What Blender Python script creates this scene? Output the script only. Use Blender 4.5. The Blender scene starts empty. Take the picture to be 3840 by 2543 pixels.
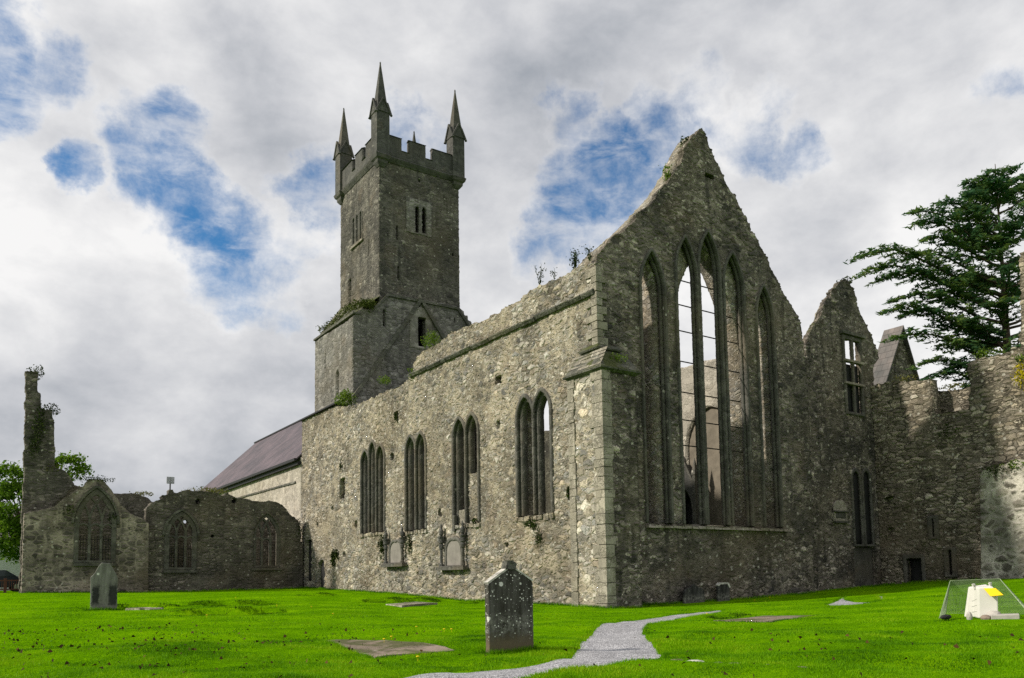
import bpy, bmesh, math, random
import numpy as np
from mathutils import Vector, Matrix
from math import radians, sin, cos, tan, pi, sqrt, atan2

random.seed(7); rng = np.random.default_rng(7)
scene = bpy.context.scene
col = scene.collection

# ------------------------------------------------------------------ camera
EYE = 1.3
YAW, PITCH, ROLL, F, SH = radians(34.1), radians(5.0), radians(-.88), 3012.0, 625.0
fw = np.array([sin(YAW)*cos(PITCH), cos(YAW)*cos(PITCH), sin(PITCH)])
_r0 = np.array([cos(YAW), -sin(YAW), 0.]); _u0 = np.cross(_r0, fw)
rt = _r0*cos(ROLL)+_u0*sin(ROLL); up = _u0*cos(ROLL)-_r0*sin(ROLL)
EYEP = np.array([0, 0, EYE])
cam = bpy.data.cameras.new('camera'); camo = bpy.data.objects.new('camera', cam); col.objects.link(camo)
camo.matrix_world = Matrix(((rt[0], up[0], -fw[0], 0), (rt[1], up[1], -fw[1], 0), (rt[2], up[2], -fw[2], EYE), (0, 0, 0, 1)))
cam.sensor_width = 36; cam.lens = F/3840*36; cam.shift_y = SH/3840; cam.clip_start = .1; cam.clip_end = 4000
scene.camera = camo
S = 3840/2368
def ray(x, y):      # direction through a point of the surveyed photograph
    return fw+rt*((x*S-1920)/F)+up*(-(y*S-1271.5)/F+SH/F)
def P(x, y, ax, v):  # where that sight line meets the plane axis = v
    r = ray(x, y); return EYEP+r*((v-EYEP[ax])/r[ax])

# ------------------------------------------------------------------ node helpers
def nd(nt, t, ins=None, **props):
    n = nt.nodes.new(t)
    for k, v in props.items(): setattr(n, k, v)
    for k, v in (ins or {}).items():
        s = n.inputs[k]
        if isinstance(v, bpy.types.NodeSocket): nt.links.new(v, s)
        else: s.default_value = v
    return n
def ma(nt, op, a, b=None, c=None, clamp=False):
    d = {0: a}
    if b is not None: d[1] = b
    if c is not None: d[2] = c
    return nd(nt, 'ShaderNodeMath', d, operation=op, use_clamp=clamp).outputs[0]
def vm(nt, op, a, b=None):
    d = {0: a}
    if b is not None: d[1] = b
    n = nd(nt, 'ShaderNodeVectorMath', d, operation=op)
    return n.outputs['Value'] if op in ('DOT_PRODUCT', 'LENGTH') else n.outputs[0]
def mr(nt, v, a, b, c=0., d=1., smooth=True):
    return nd(nt, 'ShaderNodeMapRange', {'Value': v, 'From Min': a, 'From Max': b, 'To Min': c, 'To Max': d},
              interpolation_type='SMOOTHSTEP' if smooth else 'LINEAR').outputs[0]
def mix(nt, f, a, b, blend='MIX'):
    n = nt.nodes.new('ShaderNodeMix'); n.data_type = 'RGBA'; n.blend_type = blend
    for i, v in ((0, f), (6, a), (7, b)):
        if isinstance(v, bpy.types.NodeSocket): nt.links.new(v, n.inputs[i])
        else: n.inputs[i].default_value = v if i == 0 else (*v[:3], 1)
    return n.outputs[2]
def noise(nt, vec, scale, detail=4, rough=.55, dist=0):
    return nd(nt, 'ShaderNodeTexNoise', {'Vector': vec, 'Scale': scale, 'Detail': detail, 'Roughness': rough, 'Distortion': dist})
def ramp(nt, f, cols):
    n = nt.nodes.new('ShaderNodeValToRGB'); nt.links.new(f, n.inputs[0]); e = n.color_ramp.elements
    while len(e) < len(cols): e.new(.5)
    for el, (p, c) in zip(e, cols): el.position = p; el.color = (*c, 1)
    return n.outputs[0]

# ------------------------------------------------------------------ sun and sky
AZ, EL = radians(20), radians(34)
SUN = np.array([-cos(AZ)*cos(EL), sin(AZ)*cos(EL), sin(EL)])
sl = bpy.data.lights.new('sun', 'SUN'); sl.energy = 5.0; sl.angle = radians(2.6); sl.color = (1, .925, .79)
so = bpy.data.objects.new('sun', sl); col.objects.link(so)
so.rotation_euler = Vector(-SUN).to_track_quat('-Z', 'Y').to_euler()
scene.view_settings.view_transform = 'Standard'; scene.view_settings.look = 'None'
scene.view_settings.gamma = 1; scene.view_settings.exposure = 0.0
scene.cycles.use_denoising = False
scene.cycles.sample_clamp_indirect = 2.5; scene.cycles.max_bounces = 6; scene.cycles.diffuse_bounces = 3; scene.cycles.transparent_max_bounces = 12

world = bpy.data.worlds.new('World'); scene.world = world; world.use_nodes = True
wt = world.node_tree; wt.nodes.clear()
def skydir(x, y):
    r = ray(x, y); return tuple(r/np.linalg.norm(r))
wdir = nd(wt, 'ShaderNodeTexCoord').outputs['Generated']
sky = nd(wt, 'ShaderNodeTexSky', sky_type='NISHITA')
sky.sun_disc = False; sky.sun_elevation = EL; sky.sun_rotation = radians(-70); sky.air_density = 1.0; sky.dust_density = .4; sky.ozone_density = 2.0
w1 = noise(wt, wdir, 5, 6, .6).outputs['Color']
w1 = vm(wt, 'MULTIPLY', vm(wt, 'SUBTRACT', w1, (.5, .5, .5)), (.10, .10, .10))
w2 = noise(wt, wdir, 13, 8, .62).outputs['Color']
w2 = vm(wt, 'MULTIPLY', vm(wt, 'SUBTRACT', w2, (.5, .5, .5)), (.09, .09, .09))
wv = vm(wt, 'NORMALIZE', vm(wt, 'ADD', wdir, vm(wt, 'ADD', w1, w2)))
def spots(lst, soft=.25):
    acc = None
    for x, y, r, a in lst:
        ang = r*S/F
        v = mr(wt, vm(wt, 'DOT_PRODUCT', wv, skydir(x, y)), cos(ang*2.1), cos(ang*soft), 0, a)
        acc = v if acc is None else ma(wt, 'MAXIMUM', acc, v)
    return acc
HOLES = [(5, 110, 60, 1), (15, 210, 50, .9), (160, 165, 45, .7), (215, 400, 28, .8), (380, 350, 55, .8), (400, 430, 55, .95), (460, 500, 60, 1), (530, 540, 55, .95),
         (535, 675, 62, .85), (625, 640, 40, .55), (715, 470, 48, .9), (760, 430, 40, .9), (690, 560, 40, .5), (930, 275, 50, .75), (1000, 320, 40, .5), (640, 745, 40, .45),
         (1310, 290, 45, .75), (1390, 420, 60, 1), (1320, 450, 55, .9), (1290, 520, 55, .8), (1440, 480, 55, .75), (1250, 560, 40, .55), (1480, 400, 55, .9), (1380, 500, 60, .7), (1420, 370, 50, .8), (1340, 400, 50, .7), (1540, 370, 40, .6),
         (1630, 215, 40, .5), (1690, 330, 42, .75), (1770, 300, 42, .75), (1855, 345, 34, .6), (1740, 260, 30, .5), (1520, 280, 40, .45), (1560, 330, 50, .65), (1800, 230, 35, .35), (2330, 170, 25, .3)]
hole = spots(HOLES)
fb = noise(wt, wdir, 10, 11, .66, .1).outputs['Fac']
blue = ma(wt, 'ADD', ma(wt, 'MULTIPLY', hole, 1.15), ma(wt, 'MULTIPLY', ma(wt, 'SUBTRACT', fb, .5), 2.6))
blue = mr(wt, blue, .0, 1.4)
blue = ma(wt, 'MULTIPLY', blue, mr(wt, hole, .0, .3))
wisp = noise(wt, vm(wt, 'MULTIPLY', wdir, (5, 5, 14)), 2.6, 8, .62, .3).outputs['Fac']
blue = ma(wt, 'MULTIPLY', blue, mr(wt, wisp, .42, .72, 1, .45))
GREY = [(330, 1060, 260, 1), (120, 1060, 200, .8), (500, 1120, 220, .8), (1300, 130, 320, .5), (1700, 120, 330, .5), (2150, 110, 260, .25), (700, 130, 200, .25), (600, 420, 160, .5), (250, 330, 140, .5),
        (640, 330, 130, .5), (1150, 420, 200, .5), (1850, 620, 200, .25), (2050, 380, 200, .2), (660, 640, 140, .4)]
BRIGHT = [(120, 520, 200, .8), (260, 720, 220, .9), (60, 800, 200, .8), (450, 850, 160, .6), (230, 150, 160, .5), (1740, 400, 100, .9), (2250, 300, 200, .5), (1500, 720, 220, .6), (1450, 560, 60, .6), (2150, 760, 150, 1),
          (830, 90, 120, .4), (1900, 520, 160, .5), (1200, 700, 160, .6)]
gr = spots(GREY, 0.); br = spots(BRIGHT, 0.)
cb = noise(wt, vm(wt, 'MULTIPLY', wdir, (1, 1, 1.6)), 7, 10, .58, .1).outputs['Fac']
lum = ma(wt, 'ADD', .77, ma(wt, 'MULTIPLY', ma(wt, 'SUBTRACT', cb, .5), .85))
lum = ma(wt, 'ADD', lum, ma(wt, 'MULTIPLY', mr(wt, hole, .0, .4), .08))
lum = ma(wt, 'SUBTRACT', lum, ma(wt, 'MULTIPLY', gr, .30))
lum = ma(wt, 'ADD', lum, ma(wt, 'MULTIPLY', br, .22))
lum = ma(wt, 'MAXIMUM', ma(wt, 'MINIMUM', lum, .95), .3)
ccol = ramp(wt, lum, [(.3, (.255, .29, .34)), (.62, (.585, .598, .63)), (.95, (.93, .925, .92))])
bg1 = nd(wt, 'ShaderNodeBackground', {'Color': mix(wt, 1, sky.outputs[0], (.40, .92, 1.22), 'MULTIPLY'), 'Strength': .105})
bg2 = nd(wt, 'ShaderNodeBackground', {'Color': ccol, 'Strength': 1.0})
ms = nd(wt, 'ShaderNodeMixShader', {0: blue, 1: bg2.outputs[0], 2: bg1.outputs[0]})
wo = nd(wt, 'ShaderNodeOutputWorld', {'Surface': ms.outputs[0]})

# ------------------------------------------------------------------ materials
def newmat(name, rough=.9):
    m = bpy.data.materials.new(name); m.use_nodes = True; nt = m.node_tree
    b = nt.nodes['Principled BSDF']; b.inputs['Roughness'].default_value = rough
    b.inputs['Specular IOR Level'].default_value = .25
    return m, nt, b
def stone(name, pal, mortar, size=(.30, .2), stain=.5, moss=.2, lichen=.2, disp=.05, gap=.06, streak=.3, joint=.8, smallf=.5, var=1., warp=1., rnd=1., patch=.35, lowbig=0.):
    m, nt, b = newmat(name, .95)
    oc = nd(nt, 'ShaderNodeTexCoord').outputs['Object']
    wn = noise(nt, oc, 1.7, 3).outputs['Color']
    wn2 = noise(nt, oc, 7, 2).outputs['Color']
    wv = vm(nt, 'ADD', oc, vm(nt, 'MULTIPLY', vm(nt, 'SUBTRACT', wn, (.5, .5, .5)), (size[0]*1.1*warp,)*3))
    wv = vm(nt, 'ADD', wv, vm(nt, 'MULTIPLY', vm(nt, 'SUBTRACT', wn2, (.5, .5, .5)), (size[0]*.4*warp, size[0]*.4*warp, size[1]*.5*warp)))
    sv = vm(nt, 'MULTIPLY', wv, (1/size[0], 1/size[0], 1/size[1]))
    vo = nd(nt, 'ShaderNodeTexVoronoi', {'Vector': sv, 'Scale': 1., 'Randomness': rnd})
    ve = nd(nt, 'ShaderNodeTexVoronoi', {'Vector': sv, 'Scale': 1., 'Randomness': rnd}, feature='DISTANCE_TO_EDGE')
    sv2 = vm(nt, 'MULTIPLY', sv, (1.9, 1.9, 2.0))     # packing of small stones between the large
    vo2 = nd(nt, 'ShaderNodeTexVoronoi', {'Vector': sv2, 'Scale': 1.})
    ve2 = nd(nt, 'ShaderNodeTexVoronoi', {'Vector': sv2, 'Scale': 1.}, feature='DISTANCE_TO_EDGE')
    big0 = nd(nt, 'ShaderNodeSeparateColor', {0: vo.outputs['Color']}).outputs[2]
    reg = mr(nt, noise(nt, oc, .45, 3).outputs['Fac'], .38, .62, min(1, 1-smallf+.3), max(0, 1-smallf-.45))
    if lowbig: reg = ma(nt, 'MAXIMUM', reg, mr(nt, nd(nt, 'ShaderNodeSeparateXYZ', {0: oc}).outputs[2], lowbig+.8, lowbig-.4))
    sm = ma(nt, 'GREATER_THAN', big0, reg)
    cc = mix(nt, sm, vo.outputs['Color'], vo2.outputs['Color'])
    sep = nd(nt, 'ShaderNodeSeparateColor', {0: cc})
    R, G, B = sep.outputs
    ed2 = ma(nt, 'MINIMUM', ma(nt, 'MULTIPLY', ve2.outputs['Distance'], .62), ma(nt, 'MULTIPLY', ve.outputs['Distance'], 1.))
    edist = ma(nt, 'ADD', ma(nt, 'MULTIPLY', ve.outputs['Distance'], ma(nt, 'SUBTRACT', 1., sm)), ma(nt, 'MULTIPLY', ed2, sm))
    k = len(pal)
    base = ramp(nt, R, [(i/(k-1), c) for i, c in enumerate(pal)])
    fine = noise(nt, oc, 14, 6, .7).outputs['Fac']
    base = mix(nt, 1, base, ramp(nt, fine, [(.25, (.62, .62, .62)), (.75, (1.32, 1.32, 1.32))]), 'MULTIPLY')
    base = mix(nt, 1, base, ramp(nt, G, [(0, (1-.42*var,)*3), (.7, (1.05,)*3), (1, (1+.5*var,)*3)]), 'MULTIPLY')
    edge = ma(nt, 'ADD', edist, ma(nt, 'MULTIPLY', ma(nt, 'SUBTRACT', fine, .5), .2))
    mm = mr(nt, edge, gap*.3, gap*1.6)              # 1 on the stone, 0 in the joint
    jn = mr(nt, noise(nt, oc, .8, 4).outputs['Fac'], .35, .65)
    mcol = mix(nt, jn, tuple(c*.38 for c in mortar), mortar)
    c = mix(nt, ma(nt, 'SUBTRACT', 1., ma(nt, 'MULTIPLY', ma(nt, 'SUBTRACT', 1., mm), joint)), mcol, base)
    big = noise(nt, oc, .33, 6, .62, .4).outputs['Fac']
    med = noise(nt, oc, 1.6, 6, .65, .3).outputs['Fac']
    st = noise(nt, vm(nt, 'MULTIPLY', oc, (2.2, 2.2, .22)), 1, 5, .6).outputs['Fac']
    d1 = ma(nt, 'MULTIPLY', mr(nt, big, .46, .60), stain)
    d2 = ma(nt, 'MULTIPLY', mr(nt, st, .5, .64), streak)
    d3 = ma(nt, 'MULTIPLY', mr(nt, med, .52, .62), stain*.65)
    dk = ma(nt, 'MAXIMUM', ma(nt, 'MAXIMUM', d1, d2), d3)
    c = mix(nt, dk, c, (.028, .028, .026))
    c = mix(nt, ma(nt, 'MULTIPLY', mr(nt, noise(nt, oc, .21, 4).outputs['Fac'], .45, .7), .35), c, (.17, .135, .085))
    if patch:      # old mortar and limewash still clinging to the face
        pn = noise(nt, oc, .75, 7, .68, .3).outputs['Fac']
        pmk = ma(nt, 'MULTIPLY', mr(nt, pn, .53, .62), patch)
        c = mix(nt, pmk, c, mix(nt, fine, tuple(x*.75 for x in mortar), tuple(x*1.35 for x in mortar)))
        rd = ma(nt, 'MULTIPLY', mr(nt, noise(nt, oc, .5, 6, .65).outputs['Fac'], .57, .66), patch*.5)
        c = mix(nt, rd, c, (.20, .145, .10))
    if lichen:
        lv = nd(nt, 'ShaderNodeTexVoronoi', {'Vector': vm(nt, 'ADD', oc, vm(nt, 'MULTIPLY', wn, (.3, .3, .3))), 'Scale': 3.2})
        ls = nd(nt, 'ShaderNodeSeparateColor', {0: lv.outputs['Color']}).outputs[0]
        lm = ma(nt, 'MULTIPLY', mr(nt, ma(nt, 'ADD', lv.outputs['Distance'], ma(nt, 'MULTIPLY', fine, .25)), .38, .26), mr(nt, ls, 1-lichen*.5, 1-lichen*.5+.05))
        lm = ma(nt, 'MULTIPLY', lm, mr(nt, med, .36, .5))
        c = mix(nt, ma(nt, 'MULTIPLY', lm, .8), c, (.46, .44, .39))
    if moss:
        nz = nd(nt, 'ShaderNodeSeparateXYZ', {0: nd(nt, 'ShaderNodeNewGeometry').outputs['True Normal']}).outputs[2]
        mo = noise(nt, oc, .9, 7, .7, .5).outputs['Fac']
        mv = ma(nt, 'ADD', ma(nt, 'MULTIPLY', nz, .28), mo)
        mk = ma(nt, 'MULTIPLY', mr(nt, mv, .74-moss*.22, .86-moss*.2), .85)
        c = mix(nt, mk, c, mix(nt, fine, (.025, .036, .008), (.085, .095, .02)))
    nt.links.new(c, b.inputs['Base Color'])
    h = ma(nt, 'ADD', ma(nt, 'MULTIPLY', mr(nt, edge, 0, gap*4.5), ma(nt, 'ADD', .75, ma(nt, 'MULTIPLY', B, .5))), ma(nt, 'MULTIPLY', ma(nt, 'SUBTRACT', fine, .5), .5))
    dn = nd(nt, 'ShaderNodeDisplacement', {'Height': h, 'Midlevel': 1.15, 'Scale': disp})
    nt.links.new(dn.outputs[0], nt.nodes['Material Output'].inputs['Displacement'])
    m.displacement_method = 'BOTH'
    return m
def plain(name, c, rough=.8, var=.3, scale=6, bump=.3, metal=0, c2=None, zs=1, bd=.01):
    m, nt, b = newmat(name, rough); b.inputs['Metallic'].default_value = metal
    oc = nd(nt, 'ShaderNodeTexCoord').outputs['Object']
    oc = vm(nt, 'MULTIPLY', oc, (1, 1, zs))
    n = noise(nt, oc, scale, 6, .65).outputs['Fac']; n2 = noise(nt, oc, scale*.2, 4, .6).outputs['Fac']
    k = ma(nt, 'ADD', ma(nt, 'MULTIPLY', n, .6), ma(nt, 'MULTIPLY', n2, .4))
    lo = tuple(x*(1-var) for x in c); hi = c2 or tuple(min(1, x*(1+var)) for x in c)
    nt.links.new(ramp(nt, k, [(.32, lo), (.68, hi)]), b.inputs['Base Color'])
    if bump:
        bn = nd(nt, 'ShaderNodeBump', {'Height': n, 'Strength': bump, 'Distance': bd})
        nt.links.new(bn.outputs[0], b.inputs['Normal'])
    return m
def leafmat(name, cols, trans=.35, rough=.6, ns=.6, nw=.4):
    m, nt, b = newmat(name, rough); b.inputs['Specular IOR Level'].default_value = .06
    g = nd(nt, 'ShaderNodeNewGeometry')
    oc = nd(nt, 'ShaderNodeTexCoord').outputs['Object']
    n = noise(nt, oc, ns, 4, .6).outputs['Fac']
    k = ma(nt, 'ADD', ma(nt, 'MULTIPLY', g.outputs['Random Per Island'], 1-nw), ma(nt, 'MULTIPLY', mr(nt, n, .35, .65), nw))
    c = ramp(nt, k, [(i/(len(cols)-1), q) for i, q in enumerate(cols)])
    nt.links.new(c, b.inputs['Base Color'])
    tr = nd(nt, 'ShaderNodeBsdfTranslucent', {'Color': c})
    mx = nd(nt, 'ShaderNodeMixShader', {0: trans, 1: b.outputs[0], 2: tr.outputs[0]})
    nt.links.new(mx.outputs[0], nt.nodes['Material Output'].inputs['Surface'])
    return m
M = {}
PA = [(.19, .185, .175), (.31, .285, .245), (.41, .38, .33), (.28, .24, .18), (.50, .465, .415), (.23, .225, .215), (.37, .33, .265), (.33, .275, .21)]
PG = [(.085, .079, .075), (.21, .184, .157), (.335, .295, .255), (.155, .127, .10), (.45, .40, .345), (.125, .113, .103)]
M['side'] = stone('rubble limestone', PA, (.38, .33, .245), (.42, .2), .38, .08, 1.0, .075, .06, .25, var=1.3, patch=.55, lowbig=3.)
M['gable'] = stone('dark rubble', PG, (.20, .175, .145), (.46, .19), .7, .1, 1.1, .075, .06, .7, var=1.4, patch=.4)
M['butt'] = stone('buttress rubble', [tuple(x*1.15 for x in c) for c in PA], (.38, .335, .25), (.46, .27), .2, .06, .7, .06, .05, .15, var=1.3, patch=.5)
M['inner'] = stone('inner rubble', PA, (.25, .22, .17), (.32, .2), .35, .15, .3, .05, .06, .2)
M['plaster'] = stone('plastered rubble', [(.34, .315, .27), (.40, .37, .32), (.28, .26, .22)], (.37, .345, .295), (.8, .6), .15, .05, .2, .02, .03, .15, .5, var=.4)
M['oldplaster'] = plain('brown plaster', (.155, .135, .108), .95, .4, 2.2, .4)
M['tower'] = stone('tower rubble', [(.075, .072, .068), (.14, .13, .115), (.20, .185, .16), (.11, .10, .088), (.24, .225, .195)], (.14, .13, .115), (.46, .26), .62, .1, .5, .04, .05, .55, var=1., warp=.6, rnd=.85)
M['towerlow'] = stone('lower tower rubble', [(.17, .165, .16), (.22, .21, .20), (.27, .255, .24), (.15, .145, .14)], (.21, .20, .18), (.5, .28), .4, .05, .4, .04, .05, .4, var=.9, warp=.5, rnd=.8)
M['ashlar'] = stone('dark ashlar', [(.07, .07, .068), (.095, .093, .09), (.115, .112, .105)], (.085, .083, .08), (.7, .38), .4, .06, .1, .01, .03, .4, var=.35)
M['dressed'] = stone('dressed limestone', [(.07, .068, .062), (.10, .097, .088), (.135, .13, .116)], (.12, .115, .10), (.5, .42), .35, .08, .2, .012, .025, .3, var=.45)
M['quoin'] = stone('pale quoin stone', [(.27, .25, .21), (.34, .31, .26), (.23, .21, .17)], (.28, .25, .2), (.9, .6), .3, .12, .5, .02, .02, .2, var=.5)
M['drip'] = stone('mossy drip stone', [(.10, .10, .085), (.14, .14, .12), (.17, .165, .14)], (.08, .08, .07), (.6, .3), .4, .55, .25, .02, .04, .2, var=.5)
M['wing'] = stone('coursed rubble', [(.23, .20, .155), (.32, .275, .215), (.38, .34, .275), (.27, .225, .165), (.44, .40, .335)], (.15, .13, .097), (.5, .2), .35, .25, .7, .09, .07, .25, 1., .25, var=1.25, warp=.5, rnd=.85)
M['lime'] = stone('limewashed rubble', [(.20, .18, .15), (.27, .25, .21), (.17, .155, .13)], (.60, .56, .50), (.5, .36), .3, .25, .5, .08, .13, .15, 1., 0., var=1.2, warp=.6)
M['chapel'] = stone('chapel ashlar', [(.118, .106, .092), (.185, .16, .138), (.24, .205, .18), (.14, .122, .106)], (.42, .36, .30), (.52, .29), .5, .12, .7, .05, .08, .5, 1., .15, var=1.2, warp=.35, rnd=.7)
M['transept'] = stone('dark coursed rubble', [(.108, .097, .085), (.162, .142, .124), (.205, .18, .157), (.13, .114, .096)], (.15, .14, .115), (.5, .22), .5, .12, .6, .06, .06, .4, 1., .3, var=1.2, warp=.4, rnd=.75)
M['nave'] = stone('pale nave wall', [(.40, .36, .30), (.46, .42, .36), (.35, .32, .27)], (.48, .44, .38), (.7, .4), .12, .03, .2, .02, .03, .2, .7, var=.5)
M['slab'] = stone('grave slab', [(.20, .16, .13), (.24, .19, .155)], (.2, .16, .13), (2.5, 1.5), .25, .05, .3, .01, .01, .05, .2, var=.2)
M['whitestone'] = plain('white lichened stone', (.30, .285, .25), .9, .6, 9, .6, c2=(.78, .76, .70))
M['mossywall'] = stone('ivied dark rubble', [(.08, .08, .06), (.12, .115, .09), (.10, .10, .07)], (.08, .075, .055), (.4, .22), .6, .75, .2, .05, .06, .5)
M['dark'] = plain('dark timber', (.022, .022, .023), .8, .3, 8, .3)  # near-black, for timber and as painted shade inside openings
M['iron'] = plain('black iron', (.02, .018, .016), .6, .3, 10, .1)
M['lead'] = plain('dark gutter', (.02, .02, .024), .6, .3, 8, .1)
M['bark'] = plain('bark', (.075, .055, .04), .95, .4, 5, .8, zs=.25, bd=.03)
M['concrete'] = plain('grey concrete', (.36, .34, .31), .9, .25, 8, .4)

# headstone slate, white lichen, earth-brown foot
def headstone_mat(name, dark, foot, zf, lich, bands=()):
    m, nt, b = newmat(name, .85)
    oc = nd(nt, 'ShaderNodeTexCoord').outputs['Object']
    z = nd(nt, 'ShaderNodeSeparateXYZ', {0: oc}).outputs[2]
    f = noise(nt, oc, 9, 7, .7).outputs['Fac']; st = noise(nt, vm(nt, 'MULTIPLY', oc, (7, 7, .9)), 1, 5, .65).outputs['Fac']
    c = mix(nt, mr(nt, st, .38, .66), dark, tuple(min(x*2.6+.025, x*1.4+.05) for x in dark))
    c = mix(nt, mr(nt, f, .55, .75), c, tuple(x*2+.02 for x in dark))
    c = mix(nt, mr(nt, ma(nt, 'ADD', z, ma(nt, 'MULTIPLY', f, .35)), zf+.42, zf+.1), c, foot)
    bd = ma(nt, 'ADD', z, ma(nt, 'MULTIPLY', f, .3))
    c = mix(nt, ma(nt, 'MULTIPLY', ma(nt, 'MULTIPLY', mr(nt, bd, zf+.22, zf+.42), mr(nt, bd, zf+.75, zf+.5)), mr(nt, f, .42, .62)), c, (.19, .185, .165))
    lv = nd(nt, 'ShaderNodeTexVoronoi', {'Vector': oc, 'Scale': 27.})
    rs = nd(nt, 'ShaderNodeSeparateColor', {0: lv.outputs['Color']}).outputs
    lm = ma(nt, 'MULTIPLY', mr(nt, ma(nt, 'ADD', lv.outputs['Distance'], ma(nt, 'MULTIPLY', rs[1], .22)), .42, .28), mr(nt, rs[0], 1-lich, 1-lich+.04))
    lv2 = nd(nt, 'ShaderNodeTexVoronoi', {'Vector': oc, 'Scale': 5.})
    lm2 = ma(nt, 'MULTIPLY', mr(nt, ma(nt, 'ADD', lv2.outputs['Distance'], ma(nt, 'MULTIPLY', f, .2)), .34, .28), mr(nt, nd(nt, 'ShaderNodeSeparateColor', {0: lv2.outputs['Color']}).outputs[0], 1-lich*.55, 1-lich*.5))
    c = mix(nt, ma(nt, 'MULTIPLY', ma(nt, 'MAXIMUM', lm, lm2), mr(nt, z, .25, .5)), c, (.62, .62, .58))
    ox = nd(nt, 'ShaderNodeSeparateXYZ', {0: oc}).outputs[0]
    for xc, hw_, za, zb in bands:      # black algal streaks
        dx = ma(nt, 'ABSOLUTE', ma(nt, 'SUBTRACT', ma(nt, 'ADD', ox, ma(nt, 'MULTIPLY', ma(nt, 'SUBTRACT', f, .5), .22)), xc))
        mk = ma(nt, 'MULTIPLY', mr(nt, dx, hw_*1.25, hw_*.7), ma(nt, 'MULTIPLY', mr(nt, bd, za, za+.2), mr(nt, bd, zb+.25, zb)))
        c = mix(nt, ma(nt, 'MULTIPLY', mk, .9), c, (.012, .013, .014))
    nt.links.new(c, b.inputs['Base Color'])
    bn = nd(nt, 'ShaderNodeBump', {'Height': f, 'Strength': .6, 'Distance': .015}); nt.links.new(bn.outputs[0], b.inputs['Normal'])
    return m
M['head'] = headstone_mat('lichened slate', (.03, .028, .022), (.12, .095, .06), .30, .42)
M['head3'] = headstone_mat('black headstone with pale foot', (.014, .014, .013), (.16, .15, .13), -.05, .05)
M['head2'] = headstone_mat('weathered grey headstone', (.12, .118, .105), (.17, .16, .135), .05, .05, ((-.26, .11, .35, .95), (.27, .13, .3, 1.0)))

# slates
def slate_mat(name, c):
    m, nt, b = newmat(name, .65)
    oc = nd(nt, 'ShaderNodeTexCoord').outputs['Object']
    br_ = nd(nt, 'ShaderNodeTexBrick', {'Vector': nd(nt, 'ShaderNodeMapping', {'Vector': oc, 'Rotation': (0, 0, pi/2)}).outputs[0], 'Scale': 1., 'Mortar Size': .012, 'Brick Width': .45, 'Row Height': .3,
             'Color1': (*c, 1), 'Color2': (*[x*1.25 for x in c], 1), 'Mortar': (*[x*.5 for x in c], 1)})
    n = noise(nt, oc, .6, 6).outputs['Fac']
    nt.links.new(mix(nt, 1, br_.outputs[0], ramp(nt, n, [(.3, (.6, .62, .66)), (.7, (1.35, 1.2, 1.22))]), 'MULTIPLY'), b.inputs['Base Color'])
    bn = nd(nt, 'ShaderNodeBump', {'Height': br_.outputs['Fac'], 'Strength': .4, 'Distance': .01}); bn.invert = True
    nt.links.new(bn.outputs[0], b.inputs['Normal'])
    return m
M['slate'] = slate_mat('purple slate', (.082, .07, .08))
M['slate2'] = slate_mat('grey slate', (.12, .115, .105))

# ------------------------------------------------------------------ object helpers
def tag(o, label=None, cat=None, group=None, kind=None):
    if label: o['label'] = label
    if cat: o['category'] = cat
    if group: o['group'] = group
    if kind: o['kind'] = kind
    return o
def thing(name, label, cat, loc=(0, 0, 0), rz=0, group=None):
    o = bpy.data.objects.new(name, None); col.objects.link(o); o.empty_display_size = .3
    o.location = [float(v) for v in loc]; o.rotation_euler = (0, 0, rz)
    return tag(o, label, cat, group)
def meshobj(name, V, Fc, mat, parent=None, local=False, smooth=False):
    V = np.asarray(V, float).reshape(-1, 3)
    if parent is not None and not local:
        q = parent
        while q is not None: V = V-np.array(q.location); q = q.parent
    me = bpy.data.meshes.new(name)
    if isinstance(Fc, np.ndarray):
        k = Fc.shape[1]; n = len(Fc)
        me.vertices.add(len(V)); me.vertices.foreach_set('co', V.astype(np.float32).ravel())
        me.loops.add(n*k); me.loops.foreach_set('vertex_index', Fc.astype(np.int32).ravel())
        me.polygons.add(n); me.polygons.foreach_set('loop_start', np.arange(0, n*k, k, dtype=np.int32))
        me.update(calc_edges=True); me.validate()
    else:
        me.from_pydata([tuple(v) for v in V], [], Fc); me.update()
    if smooth: me.polygons.foreach_set('use_smooth', np.ones(len(me.polygons), bool))
    me.materials.append(mat if not isinstance(mat, str) else M[mat])
    o = bpy.data.objects.new(name, me); col.objects.link(o)
    if parent is not None: o.parent = parent
    return o
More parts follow.
